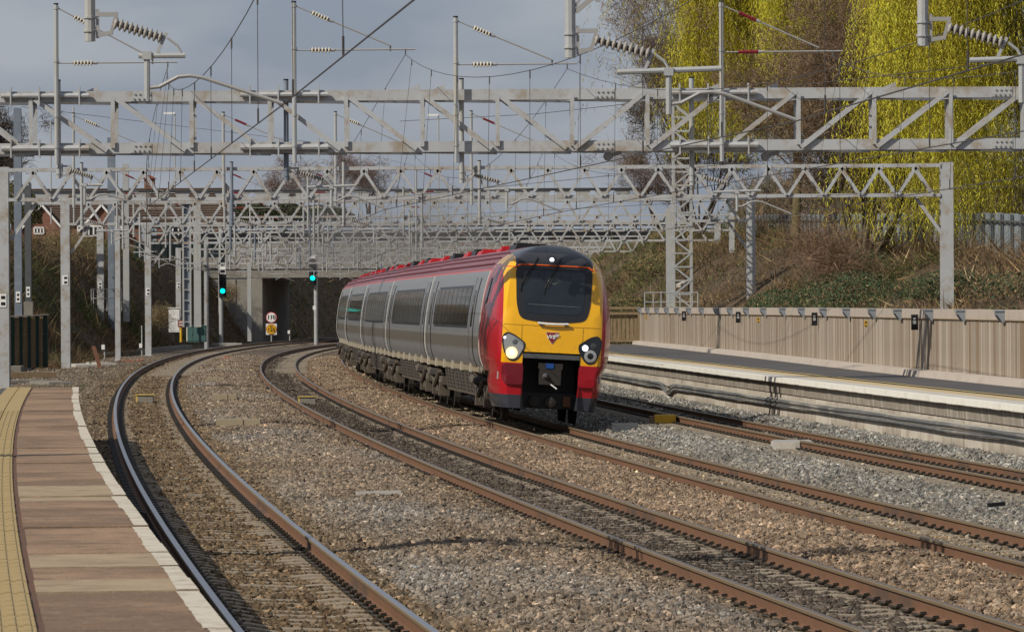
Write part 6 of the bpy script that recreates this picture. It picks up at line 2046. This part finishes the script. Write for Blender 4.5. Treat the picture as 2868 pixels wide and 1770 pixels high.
# the two weeping willows
def willow(base, H, spread, lab, seed, nstr, low, rad, fr=(.25, .8), zmin=0):
    r = np.random.default_rng(seed)
    base = Vector(base)
    pa, en = wood(base + Vector((0, 0, H * .18)), H * .95, r, 8, spread, 2, .22, .5, .14, nchild=(3, 6), shrink=.6)
    pa.append(([base - Vector((0, 0, .3)), base + Vector((.1, 0, H * .1)), base + Vector((0, .1, H * .24))], [.24, .20, .17]))
    ep = np.array([tuple(e[0]) for e in en])
    Vs, Ts = [], []
    c = np.array([base.x, base.y])
    ep = ep[(np.linalg.norm(ep[:, :2] - c, axis=1) < rad) & (ep[:, 2] > base.z + zmin)]
    sub_ = r.integers(0, len(ep), 110)
    k = sub_[r.integers(0, len(sub_), nstr)]
    p0 = ep[k] + r.normal(0, .3, (nstr, 3))
    out = p0[:, :2] - c
    out = out / np.maximum(np.linalg.norm(out, axis=1, keepdims=True), .3)
    L = np.clip((p0[:, 2] - base.z) * r.uniform(*fr, nstr), .6, None)
    L = np.minimum(L, p0[:, 2] - base.z - low + r.uniform(-.6, .4, nstr))
    ok = L > .4
    p0, out, L = p0[ok], out[ok], L[ok]
    n = len(p0)
    tone = r.lognormal(0, .22, nstr)[:n] * r.lognormal(-.05, .3, len(ep))[k][ok]
    STEP = .13
    m = int(L.max() / STEP)
    wphase = r.uniform(0, 6.28, n)
    lean = r.normal(.05, .07, n) + r.normal(0, .13, len(ep))[k][ok]
    for j in range(m):
        z = j * STEP
        on = z < L
        if not on.any(): break
        q = p0[on].copy(); o = out[on]
        arch = np.minimum(z, 1.2)
        q[:, :2] += o * (arch * .55)[..., None] if np.ndim(arch) else o * arch * .55
        q[:, 0] += .12 * np.sin(z * 1.1 + wphase[on]) + lean[on] * z; q[:, 1] += .10 * np.cos(z * .9 + wphase[on])
        q[:, 2] -= z - .25 * min(z, .6)
        a = r.normal(0, 1, (len(q), 3)); a[:, 2] = -np.abs(a[:, 2]) * 1.2 - 1.1
        V = ribbons(q + r.normal(0, .03, q.shape), a, r.uniform(.12, .24, len(q)), r.uniform(.022, .042, len(q)), r)
        Vs.append(V)
        t = palette(len(q), [(.60, .53, .045), (.54, .48, .045), (.66, .58, .055), (.44, .40, .05), (.56, .46, .04), (.32, .26, .07)], r, .2) * tone[on][:, None]
        Ts.append(t)
    V, T = np.concatenate(Vs), np.clip(np.concatenate(Ts), .01, .72)
    tree_thing('willow_tree', base, lab, 'tree', pa, (.13, .105, .05, 1), V, T, leafmat='leaf', group='weeping willows behind the right bank', minr=.02)
    print('willow tris', len(V))
willow(W(2230, 640, 236), 24, .34, 'yellow-green weeping willow left of the brown thorn tree', 101, 7000, 2.6, 4.8)
willow(W(2880, 690, 190), 21, .26, 'yellow-green weeping willow at the right edge, its strands hanging to the bank', 102, 3300, .2, 5.4, (.25, 1.05))
willow(W(2420, 640, 262), 27, .3, 'yellow-green weeping willow farther back, seen over the brown thorn tree', 103, 1500, 8.5, 4.6, (.2, .5), 10)

# thicket beyond the sheet fence
r = np.random.default_rng(121)
n = 60000
s = r.uniform(120, 330, n); u = r.uniform(31.5, 40, n)
top = 3.6 + 1.6 * snoise(s * .25, u * .4, 77)
p = Pn(s, u, HR(s))
p[:, 2] += r.random(n) ** 1.3 * np.clip(top, .8, 8)
V = ribbons(p, np.stack([r.normal(0, .7, n), r.normal(0, .7, n), np.abs(r.normal(.6, .5, n))], -1), r.uniform(.5, 1.4, n), r.uniform(.03, .06, n), r)
tag(tri_soup('thicket', V, palette(n, [(.17, .12, .085), (.22, .155, .11), (.13, .10, .06), (.12, .115, .05), (.27, .2, .14)], r, .3), MAT['grass']), kind='stuff')
# grass by the platform end
r = np.random.default_rng(111)
n = 9000
s = np.concatenate([r.uniform(59.2, 66, n // 3), r.uniform(62, 130, n - n // 3)]); u = r.uniform(-7.5, -1.9, n)
keep = snoise(u * .9, s * .4, 8) > .15
keep[: n // 3] = True
s, u = s[keep], u[keep]
p = Pn(s, u, hb(u, s) - .01)
V = ribbons(p, np.stack([r.normal(0, .4, len(s)), r.normal(0, .4, len(s)), np.ones(len(s))], -1), r.uniform(.06, .22, len(s)), np.full(len(s), .02), r)
tag(tri_soup('cess_grass', V, palette(len(s), [(.09, .14, .035), (.12, .17, .05), (.14, .13, .06), (.07, .10, .03)], r, .25), MAT['grass']), kind='stuff')

# ------------------------------------------------------------------ exhaust smoke over the rear carriages
m = bpy.data.materials.new('exhaust smoke')
m.use_nodes = True
g = Nodes(m)
for nd_ in list(m.node_tree.nodes):
    if nd_.type == 'BSDF_PRINCIPLED': m.node_tree.nodes.remove(nd_)
v = g.co('Object')
x, y, z = g.xyz(v)
no_ = g.noise(g.scaled(v, (.9, .12, 1.1)), 1.0, 5, .65)
fall = g.math('MULTIPLY', g.ss(z, 3.0, .3), g.ss(y, 2.0, 18.0))
fall = g.math('MULTIPLY', fall, g.ss(y, 118.0, 70.0))
den = g.math('MULTIPLY', g.ss(no_, .40, .66), fall)
vol = g.n('ShaderNodeVolumePrincipled', {'Color': (.42, .40, .38, 1), 'Density': g.math('MULTIPLY', den, .024), 'Anisotropy': .2})
m.node_tree.links.new(vol.outputs[0], m.node_tree.nodes['Material Output'].inputs['Volume'])
b = MB()
s0 = NOSE + 22
a = P(s0, 8.4, 3.95)
d = P(s0 + 115, 8.4, 3.95) - a
ang = math.atan2(-d.x, d.y)
b.box((-.6, 60, 1.6), (6.0, 120, 3.2))
o = b.build('exhaust_smoke', m)
o.location = a
o.rotation_euler = (0, 0, ang)
tag(o, kind='stuff')
